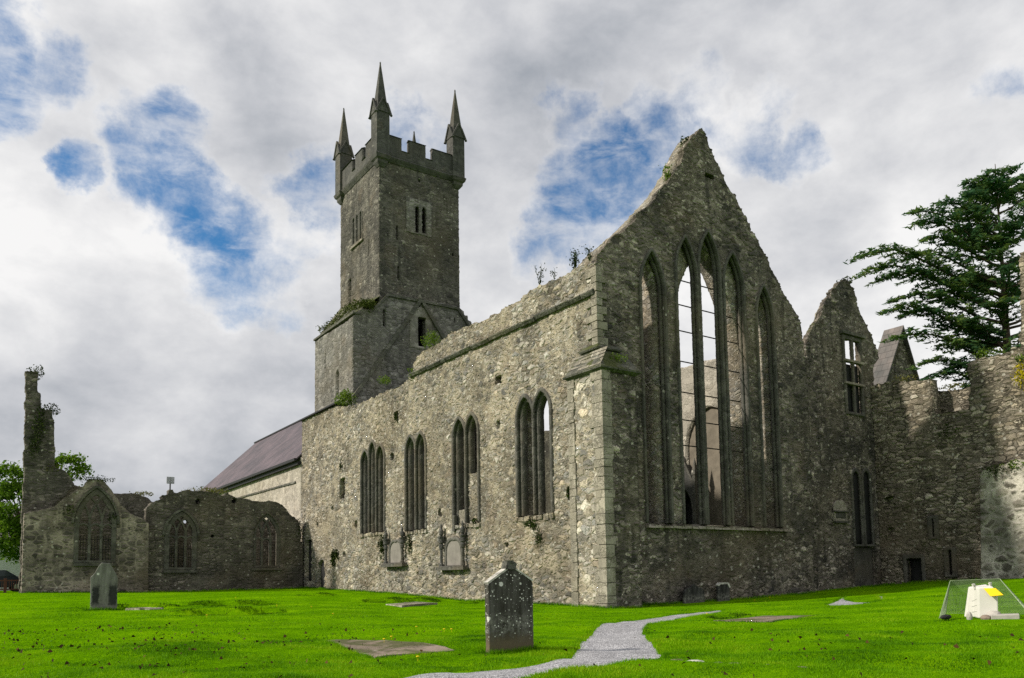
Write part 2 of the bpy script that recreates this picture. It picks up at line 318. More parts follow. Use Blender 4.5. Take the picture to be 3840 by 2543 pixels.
class MB:
    def __init__(s): s.v = []; s.f = []
    def add(s, V, Fc):
        n = len(s.v); s.v += [tuple(map(float, q)) for q in V]; s.f += [tuple(i+n for i in q) for q in Fc]; return s
    def box(s, a, b):
        x0, y0, z0 = a; x1, y1, z1 = b
        return s.add([(x0, y0, z0), (x1, y0, z0), (x1, y1, z0), (x0, y1, z0), (x0, y0, z1), (x1, y0, z1), (x1, y1, z1), (x0, y1, z1)],
                     [(0, 3, 2, 1), (4, 5, 6, 7), (0, 1, 5, 4), (1, 2, 6, 5), (2, 3, 7, 6), (3, 0, 4, 7)])
    def rings(s, rs, cap=True):     # stacked rings of equal count
        n = len(rs[0]); V = [q for r in rs for q in r]; Fc = []
        for i in range(len(rs)-1):
            for j in range(n): Fc.append((i*n+j, i*n+(j+1) % n, (i+1)*n+(j+1) % n, (i+1)*n+j))
        if cap: Fc += [tuple(range(n))[::-1], tuple((len(rs)-1)*n+j for j in range(n))]
        return s.add(V, Fc)
    def tube(s, pts, r, n=8, cap=True):
        pts = [np.array(p, float) for p in pts]; rs = []
        for i, p in enumerate(pts):
            d = pts[min(i+1, len(pts)-1)]-pts[max(i-1, 0)]; d = d/(np.linalg.norm(d)+1e-9)
            a = np.cross(d, (0, 0, 1) if abs(d[2]) < .9 else (1, 0, 0)); a /= np.linalg.norm(a); b = np.cross(d, a)
            rr = r[i] if hasattr(r, '__len__') else r
            rs.append([p+(a*cos(2*pi*k/n)+b*sin(2*pi*k/n))*rr for k in range(n)])
        return s.rings(rs, cap)
    def bar(s, p, q, w, h, nrm):     # rectangular bar from p to q, nrm = thickness direction
        p = np.array(p, float); q = np.array(q, float); nrm = np.array(nrm, float); d = q-p; d /= np.linalg.norm(d); a = np.cross(d, nrm); a /= np.linalg.norm(a)
        r = lambda c: [c+a*w/2, c+a*w/2+nrm*h, c-a*w/2+nrm*h, c-a*w/2]
        return s.rings([r(p), r(q)])
    def lathe(s, prof, c=(0, 0, 0), n=12):
        return s.rings([[(c[0]+r*cos(2*pi*k/n), c[1]+r*sin(2*pi*k/n), c[2]+z) for k in range(n)] for r, z in prof])
    def build(s, name, mat, parent=None, local=False, smooth=False): return meshobj(name, s.v, s.f, mat, parent, local, smooth)

def in_poly(U, V, poly):
    poly = np.asarray(poly, float); x0, y0 = poly[:, 0], poly[:, 1]; x1, y1 = np.roll(x0, -1), np.roll(y0, -1)
    r = np.zeros(U.shape, bool)
    for a, b, c, d in zip(x0, y0, x1, y1):
        if b == d: continue
        r ^= ((b > V) != (d > V)) & (U < (c-a)*(V-b)/(d-b)+a)
    return r
def near_polys(Q, polys, closed=True):
    best = np.full(len(Q), 1e9); bp = Q.copy()
    for poly in polys:
        A = np.asarray(poly, float); Bq = np.roll(A, -1, 0)
        if not closed: A, Bq = A[:-1], A[1:]
        for a, b in zip(A, Bq):
            d = b-a; L = d@d
            if L < 1e-12: continue
            t = np.clip(((Q-a)@d)/L, 0, 1); p = a+t[:, None]*d
            e = np.hypot(*(Q-p).T); m = e < best
            best[m] = e[m]; bp[m] = p[m]
    return best, bp
def wall(name, outs, holes, axis, d0, th, cell, mat, parent=None, strokes=None, back=True, snap=.8):
    """masonry sheet in the plane axis=d0 (front faces the minus direction), 'th' thick, openings cut through"""
    A = np.concatenate([np.asarray(o, float) for o in outs]); lo = A.min(0); hi = A.max(0)
    nu, nv = max(1, int(round((hi[0]-lo[0])/cell))), max(1, int(round((hi[1]-lo[1])/cell)))
    gu, gv = np.linspace(lo[0], hi[0], nu+1), np.linspace(lo[1], hi[1], nv+1)
    CU, CV = np.meshgrid((gu[1:]+gu[:-1])/2, (gv[1:]+gv[:-1])/2, indexing='ij')
    ins = np.zeros(CU.shape, bool)
    for o in outs: ins |= in_poly(CU, CV, o)
    for h in holes: ins &= ~in_poly(CU, CV, h)
    if strokes:
        Q = np.stack([CU.ravel(), CV.ravel()], 1); k = np.zeros(len(Q), bool)
        for pl, w in strokes:
            d, _ = near_polys(Q, [pl], False); k |= d < w
        ins &= k.reshape(CU.shape)
    pad = np.pad(ins, 1)
    cnt = pad[:-1, :-1].astype(int)+pad[1:, :-1]+pad[:-1, 1:]+pad[1:, 1:]      # per vertex
    use = cnt > 0; idx = np.full(use.shape, -1); idx[use] = np.arange(use.sum())
    GU, GV = np.meshgrid(gu, gv, indexing='ij'); uv = np.stack([GU[use], GV[use]], 1)
    bd = (cnt[use] < 4)
    if bd.any() and snap:
        e, p = near_polys(uv[bd], list(outs)+list(holes)); q = uv[bd]
        m = e < cell*snap; q[m] = p[m]; uv[bd] = q
    n = len(uv)
    i, j = np.nonzero(ins)
    f = np.stack([idx[i, j], idx[i+1, j], idx[i+1, j+1], idx[i, j+1]], 1)
    fs = [f]
    if back: fs.append(f[:, ::-1]+n)
    for (a, b, off) in (((0, 0), (1, 0), (0, -1)), ((1, 0), (1, 1), (1, 0)), ((1, 1), (0, 1), (0, 1)), ((0, 1), (0, 0), (-1, 0))):
        m = ~pad[i+1+off[0], j+1+off[1]]; ii, jj = i[m], j[m]
        va, vb = idx[ii+a[0], jj+a[1]], idx[ii+b[0], jj+b[1]]
        fs.append(np.stack([vb, va, va+n, vb+n], 1))
    Fc = np.concatenate(fs)
    V = np.zeros((2*n, 3))
    ui = 1 if axis == 0 else 0
    V[:n, ui] = uv[:, 0]; V[n:, ui] = uv[:, 0]; V[:n, 2] = uv[:, 1]; V[n:, 2] = uv[:, 1]; V[:n, axis] = d0; V[n:, axis] = d0+th
    if axis == 0: Fc = Fc[:, ::-1]
    return meshobj(name, V, np.ascontiguousarray(Fc), mat, parent)
def arch(u0, u1, v0, vs, vt, off=0., bot=None, n=9):
    u0 -= off; u1 += off; vt += off*1.35; v0 = v0-(off if bot is None else bot)
    a = (u1-u0)/2; h = vt-vs; R = (a*a+h*h)/(2*a); pts = [(u0, v0), (u1, v0)]
    t1 = math.atan2(h, (u0+a)-(u1-R))
    for k in range(n+1): t = t1*k/n; pts.append((u1-R+R*cos(t), vs+R*sin(t)))
    for k in range(n-1, -1, -1): t = t1*k/n; pts.append((u0+R-R*cos(t), vs+R*sin(t)))
    return pts
def rect(u0, u1, v0, v1): return [(u0, v0), (u1, v0), (u1, v1), (u0, v1)]
def rag(pts, step=.35, amp=.1, seed=1, closed=False):
    r = random.Random(seed); out = []
    n = len(pts)
    for i in range(n if closed else n-1):
        a = np.array(pts[i], float); b = np.array(pts[(i+1) % n], float); L = np.linalg.norm(b-a); k = max(1, int(L/step)); d = (b-a)/max(L, 1e-6); nn = np.array([-d[1], d[0]])
        for s in range(k):
            q = a+(b-a)*(s/k); o = r.uniform(-amp, amp) if (s or i) else 0
            out.append(tuple(q+nn*o)); q2 = a+(b-a)*((s+.75)/k); out.append(tuple(q2+nn*(o+r.uniform(-.3, .3)*amp)))
    if not closed: out.append(tuple(pts[-1]))
    return out
def plx(pts, ax, v):   # outline points surveyed on a plane -> (u, z)
    return [(float(q[1 if ax == 0 else 0]), float(q[2])) for q in (P(x, y, ax, v) for x, y in pts)]

# ------------------------------------------------------------------ the lie of the land
XS, YG, XE = 20.82, 24.38, 34.5
XB, YB = 20.47, 23.78              # buttress faces
YT = 52.54; XT = 24.16; XL = 22.08  # tower
YR = 25.2; XW = 41.37
YC, YL = 57.9, 58.6
CP = np.array([(0, 0, 0), (5, 10, 0), (8, 12, 0), (12, 15, 0), (20.5, 23.8, 0), (15, 17, 0), (20.8, 26, .02), (20.8, 35, .08), (20.8, 44, .39), (20.8, 52, .52), (20.8, 58, .66), (10.5, 58, .58), (3, 58, .72),
               (26, 24.3, .05), (30, 24.3, .12), (36.5, 25, .33), (41, 25, .5), (41.3, 23, .62), (41, 20, .76), (41, 15, .95), (19, 8.8, .2), (25, 8, .45), (30, 17, .3), (22, 19, .02), (19, 15, .0), (12, 5, .05),
               (4.2, 32, .38), (8, 22, .12), (0, 20, .1), (-6, 30, .4), (12, 30, .2), (15, 40, .35), (0, 45, .6), (8, 45, .5), (-12, 60, .8), (-15, 20, .3), (30, 40, .4), (30, 80, .7), (0, 85, .8), (60, 20, .9), (60, 60, .9), (40, 0, .7), (0, -15, 0), (-30, 0, .3)], float)
def _k(d): return d
_D = np.hypot(CP[:, None, 0]-CP[None, :, 0], CP[:, None, 1]-CP[None, :, 1])
_A = np.block([[_D+np.eye(len(CP))*.05, np.ones((len(CP), 1))], [np.ones((1, len(CP))), np.zeros((1, 1))]])
_W = np.linalg.solve(_A, np.append(CP[:, 2], 0))
HOL = []    # sunken graves: x, y, half-length along x, half-length along y, depth
def g0(x, y):
    x = np.asarray(x, float); y = np.asarray(y, float)
    xc = np.clip(x, -60, 90); yc = np.clip(y, -40, 110)
    z = np.full(x.shape, _W[-1])
    for (a, b, _), w in zip(CP, _W[:-1]): z = z+w*np.hypot(xc-a, yc-b)
    return z
def PG(x, y):           # sight line to ground
    z = 0.
    for _ in range(12):
        p = P(x, y, 2, z); z = float(g0(p[0], p[1]))
    return np.array([p[0], p[1], z])
for (x, y, lu, lv, dp) in ((535, 1416, 1.9, .32, .22), (540, 1397, 2.0, .35, .2), (330, 1405, 1.3, .35, .2), (930, 1390, 2.1, .4, .18), (1120, 1393, 1.2, .3, .14), (735, 1373, 1.2, .3, .14), (1690, 1427, .9, .2, .1), (1480, 1402, 1.6, .3, .1), (960, 1384, 1.6, .3, .12)):
    q = PG(x, y); HOL.append((q[0], q[1], lu, lv, dp))
PATH = [(850, 1600), (905, 1563), (1010, 1549), (1100, 1546), (1200, 1541), (1265, 1534), (1308, 1523), (1328, 1507), (1340, 1484), (1362, 1462), (1390, 1443), (1425, 1437), (1462, 1432), (1520, 1426), (1560, 1421), (1620, 1414), (1672, 1407),
        (1672, 1416), (1600, 1425), (1545, 1432), (1507, 1440), (1490, 1450), (1490, 1464), (1502, 1479), (1522, 1494), (1534, 1508), (1530, 1521), (1492, 1534), (1420, 1544), (1340, 1553), (1240, 1565), (1150, 1578), (1100, 1612)]
def chaikin(p, n=2):
    p = np.asarray(p, float)
    for _ in range(n): q = np.roll(p, -1, 0); p = np.stack([p*.75+q*.25, p*.25+q*.75], 1).reshape(-1, 2)
    return p
path_xy = chaikin([PG(x, y)[:2] for x, y in PATH])
PATH2 = [(1900, 1400), (1940, 1387), (1952, 1374), (1954, 1358), (2038, 1355), (2026, 1367), (2052, 1382), (2010, 1394), (1955, 1401)]
path2_xy = chaikin([PG(x, y)[:2] for x, y in PATH2], 1)
SLABS = [('brown', [(757, 1482), (885, 1479), (1052, 1505), (868, 1516)], .03), ('right', [(1652, 1437), (1765, 1424), (1892, 1424), (1785, 1438)], .03),
         ('pale', [(893, 1399), (960, 1395), (1012, 1399), (930, 1404)], -.10), ('small', [(292, 1406), (335, 1404), (378, 1409), (345, 1411)], -.10)]
slab_xy = [np.array([PG(x, y)[:2] for x, y in s[1]]) for s in SLABS]
def path_mask(x, y):
    q = np.stack([x.ravel(), y.ravel()], 1)
    m = in_poly(q[:, 0], q[:, 1], path_xy) | in_poly(q[:, 0], q[:, 1], path2_xy)
    return m.reshape(x.shape)
def gz(x, y):
    x = np.asarray(x, float); y = np.asarray(y, float); z = g0(x, y)
    damp = np.clip(1-(np.hypot(x, y)-17)/10, .22, 1)
    z = z+damp*(.06*np.sin(x*.9+.5*y)*np.sin(y*.7-.3*x+1)+.036*np.sin(x*2.1+1)*np.sin(y*1.7+x)+.012*np.sin(x*5.1+y)*np.sin(y*4.3-x))
    for hx, hy, lu, lv, dp in HOL:      # sunken graves: the far lip is steep, the near side slopes in
        v = (y-hy)+.12*np.sin(x*3.1+hy)
        s = np.where(v > 0, np.clip(1-v/.14, 0, 1), np.clip(1+v/(lv*6.5), 0, 1)**1.5)
        bank = np.where(v > 0, np.clip(v/.12, 0, 1)*np.exp(-np.clip(v-.12, 0, None)/.9), 0)*.75
        z = z+dp*(bank-s*.5)*np.exp(-(np.abs(x-hx)/lu)**4*.9)
    return z
def gzp(x, y):   # ground with the path trench
    z = gz(x, y)
    q = np.stack([np.ravel(x), np.ravel(y)], 1).astype(float)
    sel = (np.abs(q[:, 0]-18) < 24) & (q[:, 1] > 4) & (q[:, 1] < 28)
    dz = np.zeros(len(q))
    if sel.any():
        for poly in (path_xy, path2_xy):
            e, _ = near_polys(q[sel], [poly]); inn = in_poly(q[sel, 0], q[sel, 1], poly)
            s = np.where(inn, e, -e); dz[sel] = np.maximum(dz[sel], np.clip((s+.06)/.14, 0, 1)*.05)
        for poly, s_ in zip(slab_xy, SLABS):
            e, _ = near_polys(q[sel], [poly]); inn = in_poly(q[sel, 0], q[sel, 1], poly)
            s = np.where(inn, e, -e); dz[sel] = np.maximum(dz[sel], np.clip((s+.04)/.1, 0, 1)*.04)
    return z-dz.reshape(np.shape(z))

# grass and gravel
gm, nt, b = newmat('lawn turf', .95); b.inputs['Specular IOR Level'].default_value = .0
oc = nd(nt, 'ShaderNodeTexCoord').outputs['Object']
n1 = noise(nt, oc, .45, 6, .65).outputs['Fac']; n2 = noise(nt, oc, 9, 6, .75).outputs['Fac']; n3 = noise(nt, oc, 45, 3, .7).outputs['Fac']
k = ma(nt, 'ADD', ma(nt, 'MULTIPLY', n1, .4), ma(nt, 'ADD', ma(nt, 'MULTIPLY', n2, .35), ma(nt, 'MULTIPLY', n3, .25)))
c = ramp(nt, k, [(.36, (.028, .085, .001)), (.5, (.10, .25, .001)), (.63, (.20, .37, .003))])
nt.links.new(c, b.inputs['Base Color'])
nt.links.new(nd(nt, 'ShaderNodeBump', {'Height': ma(nt, 'ADD', n2, ma(nt, 'MULTIPLY', n3, .5)), 'Strength': .9, 'Distance': .06}).outputs[0], b.inputs['Normal'])
M['turf'] = gm
gm, nt, b = newmat('gravel', .95)
oc = nd(nt, 'ShaderNodeTexCoord').outputs['Object']
vo = nd(nt, 'ShaderNodeTexVoronoi', {'Vector': oc, 'Scale': 38.})
n1 = noise(nt, oc, 1.2, 5).outputs['Fac']
c = ramp(nt, nd(nt, 'ShaderNodeSeparateColor', {0: vo.outputs['Color']}).outputs[0], [(0, (.16, .16, .175)), (.5, (.30, .30, .32)), (1, (.50, .50, .53))])
c = mix(nt, 1, c, ramp(nt, n1, [(.3, (.8, .8, .8)), (.7, (1.15, 1.15, 1.15))]), 'MULTIPLY')
nt.links.new(c, b.inputs['Base Color'])
nt.links.new(nd(nt, 'ShaderNodeBump', {'Height': vo.outputs['Distance'], 'Strength': 1., 'Distance': .02}).outputs[0], b.inputs['Normal'])
M['gravel'] = gm
def axis_coords(a, b, d, far):
    c = list(np.arange(a, b+1e-6, d)); s = d*1.6; v = b
    while v < far: v += s; c.append(v); s *= 1.35
    s = d*1.6; v = a; pre = []
    while v > -far: v -= s; pre.append(v); s *= 1.35
    return np.array(pre[::-1]+c)
def sheet(name, gx, gy, zf, mat, keep=None, snap=None):
    X, Y = np.meshgrid(gx, gy, indexing='ij'); Z = zf(X, Y); nx, ny = X.shape
    V = np.stack([X, Y, Z], -1).reshape(-1, 3); I = np.arange(nx*ny).reshape(nx, ny)
    q = np.stack([I[:-1, :-1], I[1:, :-1], I[1:, 1:], I[:-1, 1:]], -1)
    if keep is not None: q = q[keep((X[:-1, :-1]+X[1:, 1:])/2, (Y[:-1, :-1]+Y[1:, 1:])/2)]
    else: q = q.reshape(-1, 4)
    us = np.unique(q)
    if snap is not None:
        e, p = near_polys(V[us, :2], [snap]); m = e < (gx[1]-gx[0])*.75; W = V[us]; W[m, :2] = p[m]; V[us] = W; V[us, 2] = zf(V[us, 0], V[us, 1])
    mp = np.full(nx*ny, -1); mp[us] = np.arange(len(us))
    return meshobj(name, V[us], mp[q], mat, smooth=True)
tag(sheet('ground', axis_coords(-4, 44, .2, 1500), axis_coords(3, 60, .2, 1500), gzp, 'turf'), 'mown green lawn of the graveyard around the ruins', 'lawn', kind='structure')
for poly, lab in ((path_xy, 'grey gravel path curving through the lawn to the gable wall'), (path2_xy, 'short grey gravel patch of path by the far corner of the ruins')):
    lo, hi = poly.min(0)-.1, poly.max(0)+.1
    gx, gy = np.arange(lo[0], hi[0], .05), np.arange(lo[1], hi[1], .05)
    def kp(X, Y, poly=poly): return in_poly(X, Y, poly)
    tag(sheet('gravel_path', gx, gy, lambda X, Y: gz(X, Y)-.03, 'gravel', kp, poly), lab, 'path', kind='structure')
def G(x, y): return float(gz(np.array([x]), np.array([y]))[0])
def sd(pts): return [(x/S, y/S) for x, y in pts]     # full-size photo pixels -> survey pixels
def zr(x0, y0, k, pts): return [((x0+x*k)/S, (y0+y*k)/S) for x, y in pts]

# ================================================================== the roofless choir
choir = thing('ruined_choir', 'roofless stone church ruin with steep pointed gable of five tall lancets and long south wall', 'church ruin', (XB, YB, 0))
par = plx(sd([(1544, 1400), (1544, 1365), (1578, 1318), (1620, 1295), (1655, 1267), (1699, 1237), (1787, 1206), (1835, 1183), (1899, 1149), (1943, 1122), (1950, 1108), (2007, 1079), (2075, 1044), (2142, 1005), (2200, 985)]), 0, XS)
low = plx(sd([(1300, 1524), (1351, 1509), (1428, 1472), (1500, 1440)]), 0, XS)
top = [(59.45, 13.5), (56, 13.44), (52.6, 13.38)]+low+par+[(24.38, 14.05)]
side_out = [(24.38, -.4)]+[(59.45, -.4)]+top[:3]+rag(top[3:], .45, .07, 3)
LW = [  # lights of each window: u0, u1 (along the wall), sill, spring, apex
    [(46.99, 48.10, 4.15, 8.62, 9.42), (45.90, 46.90, 4.15, 9.05, 9.85), (44.70, 45.82, 4.15, 8.62, 9.42)],
    [(40.57, 41.72, 3.98, 8.5, 9.36), (39.34, 40.47, 3.98, 8.5, 9.36)],
    [(35.02, 36.18, 4.02, 8.55, 9.46), (33.78, 34.92, 4.02, 8.55, 9.46)],
    [(29.04, 30.26, 4.0, 8.5, 9.45), (27.74, 28.94, 4.0, 8.5, 9.48)]]
def hole_at(pts, ax, v):
    q = plx(pts, ax, v); us = [a for a, _ in q]; zs = [b for _, b in q]; return rect(min(us), max(us), min(zs), max(zs))
small = [hole_at(sd(p), 0, XS) for p in [((1271, 1797), (1289, 1867)), ((2122, 1830), (2142, 1868)), ((1857, 1582), (1872, 1602)), ((1461, 1703), (1471, 1721)), ((1641, 1912), (1651, 1934)), ((1327, 1955), (1335, 1974)),
          ((1855, 1415), (1876, 1434)), ((1284, 2070), (1290, 2088)), ((1475, 1548), (1492, 1558)), ((1560, 2148), (1566, 2158)), ((1184, 1960), (1190, 1972)), ((1240, 1900), (1246, 1912)), ((1890, 2036), (1902, 2048))]]
doorq = plx(sd([(1190, 2210), (1214, 2210), (1202, 2101)]), 0, XS)
du0, du1, dz = min(doorq[0][0], doorq[1][0]), max(doorq[0][0], doorq[1][0]), doorq[2][1]
DOOR = arch(du0, du1, -.3, dz-.55, dz, 0, 0)
BOARD = rect(57.2, 58.35, 1.2, 4.15)
holes = [arch(*l, .05) for w in LW for l in w]+small+[DOOR, BOARD]
wall('south_wall', [side_out], holes, 0, XS, .38, .075, 'side', choir, back=False)
core = [(24.5, -.4), (59.4, -.4), (59.4, 13.45), (52.6, 13.3)]+[(a, b-.12) for a, b in low]+[(a+.1, b-.1) for a, b in par]+[(24.5, 13.9)]
ch = [arch(w[-1][0]-.45, w[0][1]+.02, w[0][2]+.05, 8.4, 10.1) for w in LW]
wall('wall_core', [core], ch, 0, XS+.385, .72, .25, 'inner', choir)
for q in (('door', DOOR), ('door', BOARD)):
    wall(q[0], [q[1]], [], 0, XS+.28, .06, .2, 'dark', choir)
# dressed frames, two orders
for wi, w in enumerate(LW):
    fr = wall('window', [arch(*l, .14, 0) for l in w], [arch(*l, 0, .5) for l in w], 0, XS-.025, .22, .045, 'dressed', choir)
    wall('inner_frame', [arch(*l, .06, 0) for l in w], [arch(*l, -.13, .5) for l in w], 0, XS+.16, .36, .045, 'dressed', fr)
    sb = MB(); r = random.Random(wi); u = w[-1][0]-.2
    while u < w[0][1]+.2:
        L = r.uniform(.3, .6); sb.box((XS-.03-r.uniform(0, .05), u, w[0][2]-.28+r.uniform(-.04, .03)), (XS+.5, u+L-.03, w[0][2]-.02+r.uniform(-.03, .06))); u += L
    sb.build('sill', 'side', fr)
blk = wall('rubble_infill', [rag(rect(33.72, 34.98, 3.9, 6.56), .4, .03, 5, True)], [], 0, XS+.10, .25, .06, 'side', choir)
wall('rubble_infill', [rect(35.0, 36.2, 3.9, 4.75)], [], 0, XS+.22, .2, .06, 'quoin', choir)
# string course under the parapet, broken into its stones
sb = MB(); r = random.Random(11); u = 24.5
while u < 40.3:
    L = r.uniform(.5, 1.1); z = 12.72+(u-24.5)*.006+r.uniform(-.03, .03)
    if True:
        sb.rings([[(XS+.1, a, z), (XS-.06, a, z), (XS-.17+r.uniform(-.03, .03), a, z+.13), (XS-.15, a, z+.2), (XS+.1, a, z+.3)] for a in (u+.01, u+L-.015)])
    u += L
sb.build('string_course', 'drip', choir)
sb = MB().box((XS-.14, 52.3, 13.40), (XS+.9, 59.62, 13.50)); sb.build('coping', 'lead', choir)

# the lancet gable
gx = zr(2150, 400, .6376, [(143, 852), (210, 780), (330, 680), (430, 580), (545, 455), (600, 375), (612, 345), (640, 312), (650, 260), (672, 232), (690, 190), (735, 118), (755, 110), (790, 150), (815, 230), (850, 310), (890, 410), (940, 490), (980, 580), (1040, 690), (1090, 780), (1160, 920), (1240, 1070), (1310, 1190), (1345, 1270)])
gp = plx(gx, 1, YG)
gable_out = [(XS, -.4)]+[(34.55, -.4), (34.55, 11.6)]+rag(gp[::-1], .42, .09, 5)+[(XS, 14.05)]
LL = [(23.35, 24.68, 3.42, 13.5, 15.2), (25.52, 26.74, 3.42, 14.6, 16.3), (27.0, 28.26, 3.42, 15.2, 16.92), (28.62, 29.9, 3.42, 14.6, 16.26), (30.86, 32.0, 3.42, 13.5, 15.08)]
slot = hole_at(zr(2150, 400, .6376, [(780, 388), (832, 425)]), 1, YG)
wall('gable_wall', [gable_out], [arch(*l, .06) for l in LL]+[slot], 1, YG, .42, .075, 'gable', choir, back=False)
cg = [(XS+.06, -.4), (34.5, -.4), (34.5, 11.4)]+[(x+(-.03 if x > 27.5 else .03), z-.12) for x, z in gp[::-1]]+[(XS+.06, 13.95)]
wall('gable_core', [cg], [arch(22.9, 24.55, 3.3, 13.2, 15.6), arch(25.45, 29.98, 3.3, 10.9, 16.5), arch(30.6, 32.02, 3.3, 13.2, 15.2)], 1, YG+.425, .95, .12, 'inner', choir)
for i, l in enumerate(LL):
    fr = wall('lancet', [arch(*l, .13, 0)], [arch(*l, 0, .6)], 1, YG-.03+.004*(i % 2), .24, .045, 'dressed', choir)
    wall('inner_frame', [arch(*l, .05+.004*(i % 2), 0)], [arch(*l, -.07, .6)], 1, YG+.18+.004*(i % 2), .16, .045, 'dressed', fr)
sb = MB(); r = random.Random(4); u = 23.2
while u < 32.2:
    L = r.uniform(.35, .7); sb.add([(u, YG-.16+r.uniform(-.04, .04), 3.2), (u+L-.03, YG-.16+r.uniform(-.04, .04), 3.2), (u+L-.03, YG+1.1, 3.2), (u, YG+1.1, 3.2), (u, YG-.12, 3.31+r.uniform(-.03, .03)), (u+L-.03, YG-.12, 3.31+r.uniform(-.03, .03)), (u+L-.03, YG+1.1, 3.50), (u, YG+1.1, 3.50)],
                                   [(0, 3, 2, 1), (4, 5, 6, 7), (0, 1, 5, 4), (1, 2, 6, 5), (2, 3, 7, 6), (3, 0, 4, 7)]); u += L
sb.build('sill', 'quoin', choir)
for zz in (14.5, 13.35, 12.15, 10.75, 9.35, 8.1, 6.95):
    q = MB()
    q.tube([(25.45, YG+.5, zz), (29.95, YG+.5, zz-.02)], .028, 6)
    q.build('iron_bar', 'iron', choir)

# clasping buttress with its weathered cap
bt = wall('buttress', [rect(YB+.05, 25.97, -.4, 9.47)], [], 0, XB, .40, .07, 'butt', choir, back=False)
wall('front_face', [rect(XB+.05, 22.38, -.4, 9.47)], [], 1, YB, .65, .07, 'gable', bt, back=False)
qb = MB(); r = random.Random(9); z = -.3; k = 0
while z < 9.3:
    h = min(r.uniform(.3, .68), 9.42-z); a, b_ = (.72, .44) if k % 2 else (.55, .5); a *= r.uniform(.8, 1.15); b_ *= r.uniform(.9, 1.1); o = .012+r.uniform(0, .012)
    qb.box((XB-o, YB-o, z), (XB+b_, YB+a, z+h-.008)); z += h; k += 1
qb.build('quoin', 'quoin', bt)
qb = MB(); z = 9.9
while z < 13.8:
    h = min(r.uniform(.26, .45), 14.0-z); a, b_ = (.7, .3) if k % 2 else (.34, .55); o = .012
    qb.box((XS-o, YG-o, z), (XS+b_, YG+a, z+h-.018)); z += h; k += 1
qb.build('quoin', 'quoin', bt)
qb = MB(); z = -.3; k = 0
while z < 9.3:
    h = min(r.uniform(.3, .7), 9.42-z); a = (.44 if k % 2 else .40)*r.uniform(.95, 1.05)
    qb.box((XB-.008, 25.99-a, z), (XB+.3, 25.99, z+h-.01)); z += h; k += 1
qb.build('quoin', 'quoin', bt)
def rg(x0, x1, y0, y1, z): return [(x0, y0, z), (x1, y0, z), (x1, y1, z), (x0, y1, z)]
MB().rings([rg(XB+.02, 22.36, YB+.02, 25.95, 9.36), rg(XB-.16, 22.54, YB-.16, 26.12, 9.44), rg(XB-.17, 22.55, YB-.17, 26.13, 9.52), rg(XB-.1, 22.48, YB-.1, 26.06, 9.56), rg(XS-.02, 22.1, YG-.02, 25.5, 10.42)]).build('drip_cap', 'drip', bt)
cb_ = MB(); r = random.Random(2)
for i in range(5):
    t0, t1 = i/5, (i+.96)/5; L = lambda t, a, b: a+(b-a)*t
    for (y0, y1) in ((23.75, 24.5), (24.52, 25.2), (25.22, 25.98)):
        o = r.uniform(.02, .06)
        cb_.add([(L(t0, XB-.08, XS-.03), y0, L(t0, 9.57, 10.38)+o), (L(t1, XB-.08, XS-.03), y0, L(t1, 9.57, 10.38)+o*.4), (L(t1, XB-.08, XS-.03), y1, L(t1, 9.57, 10.38)+o*.4), (L(t0, XB-.08, XS-.03), y1, L(t0, 9.57, 10.38)+o)], [(0, 1, 2, 3)])
cb_.build('cap_slab', 'quoin', bt)
MB().rings([rg(XS-.12, 22.0, YG-.12, 25.4, 10.40), rg(XS-.16, 22.05, YG-.16, 25.45, 10.47), rg(XS-.02, 21.9, YG-.02, 25.3, 10.66)]).build('upper_drip', 'drip', bt)

# far wall inside, plastered, with a blind arch; west end closed by the tower
apx = plx([(1637, 939)], 0, 33.4)[0]
blind = arch(apx[0]-1.75, apx[0]+1.75, 1.5, apx[1]-2.1, apx[1])
nt_ = plx([(1560, 858), (1580, 847), (1610, 840), (1640, 833), (1665, 827)], 0, 33.4)
wall('north_wall', [[(25.5, -.3), (34.6, -.3), (34.6, 12.9)]+rag(nt_, .4, .08, 8)+[(27, 13.0), (25.5, 12.8)]], [blind], 0, 33.4, 1.1, .12, 'plaster', choir)
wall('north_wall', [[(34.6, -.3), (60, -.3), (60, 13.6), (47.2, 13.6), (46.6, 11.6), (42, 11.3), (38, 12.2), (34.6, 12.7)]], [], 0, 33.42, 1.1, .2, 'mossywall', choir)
wall('blind_arch', [arch(apx[0]-1.8, apx[0]+1.8, 1.4, apx[1]-2.1, apx[1]+.05)], [], 0, 33.62, .1, .3, 'oldplaster', choir)

# ================================================================== bell tower
M['jambstone'] = stone('pale tower jamb', [(.24, .23, .21), (.29, .275, .25), (.2, .19, .175)], (.25, .23, .2), (.7, .4), .35, .05, .3, .02, .04, .4, .6, 0.)
tw = thing('bell_tower', 'tall grey stone church tower with battlements and corner spires behind the roofless choir', 'tower', (XL, YT, 0))
T0, T1 = 21.9, 32.45
twin = zr(1100, 150, .893, [(509, 690), (531, 805), (540, 805), (561, 690)])
def lanc(x0, y0, x1, y1, ax, v, sp=.5):   # survey box of a lancet -> arch
    q = plx([(x0, y0), (x1, y0), (x0, y1)], ax, v); u0, u1 = sorted((q[0][0], q[1][0])); z0, z1 = sorted((q[0][1], q[2][1])); return (u0, u1, z0, z1-sp*(u1-u0)*1.3, z1)
RL = [lanc(959.5, 474, 970, 537, 1, YT), lanc(975, 476, 986.5, 539, 1, YT)]
slits = [hole_at(p, 1, YT) for p in (((917.5, 522), (920.5, 556)), ((920, 615), (923, 648)), ((968, 413), (972, 421)), ((1046, 585), (1049, 592)))]
right = plx([(898, 680)], 1, YT)[0]
XR = float(P(1063, 600, 1, YT)[0])
wall('shaft', [rect(XT, XR, T0-1, T1)], [arch(*l) for l in RL]+slits, 1, YT, .8, .1, 'tower', tw)
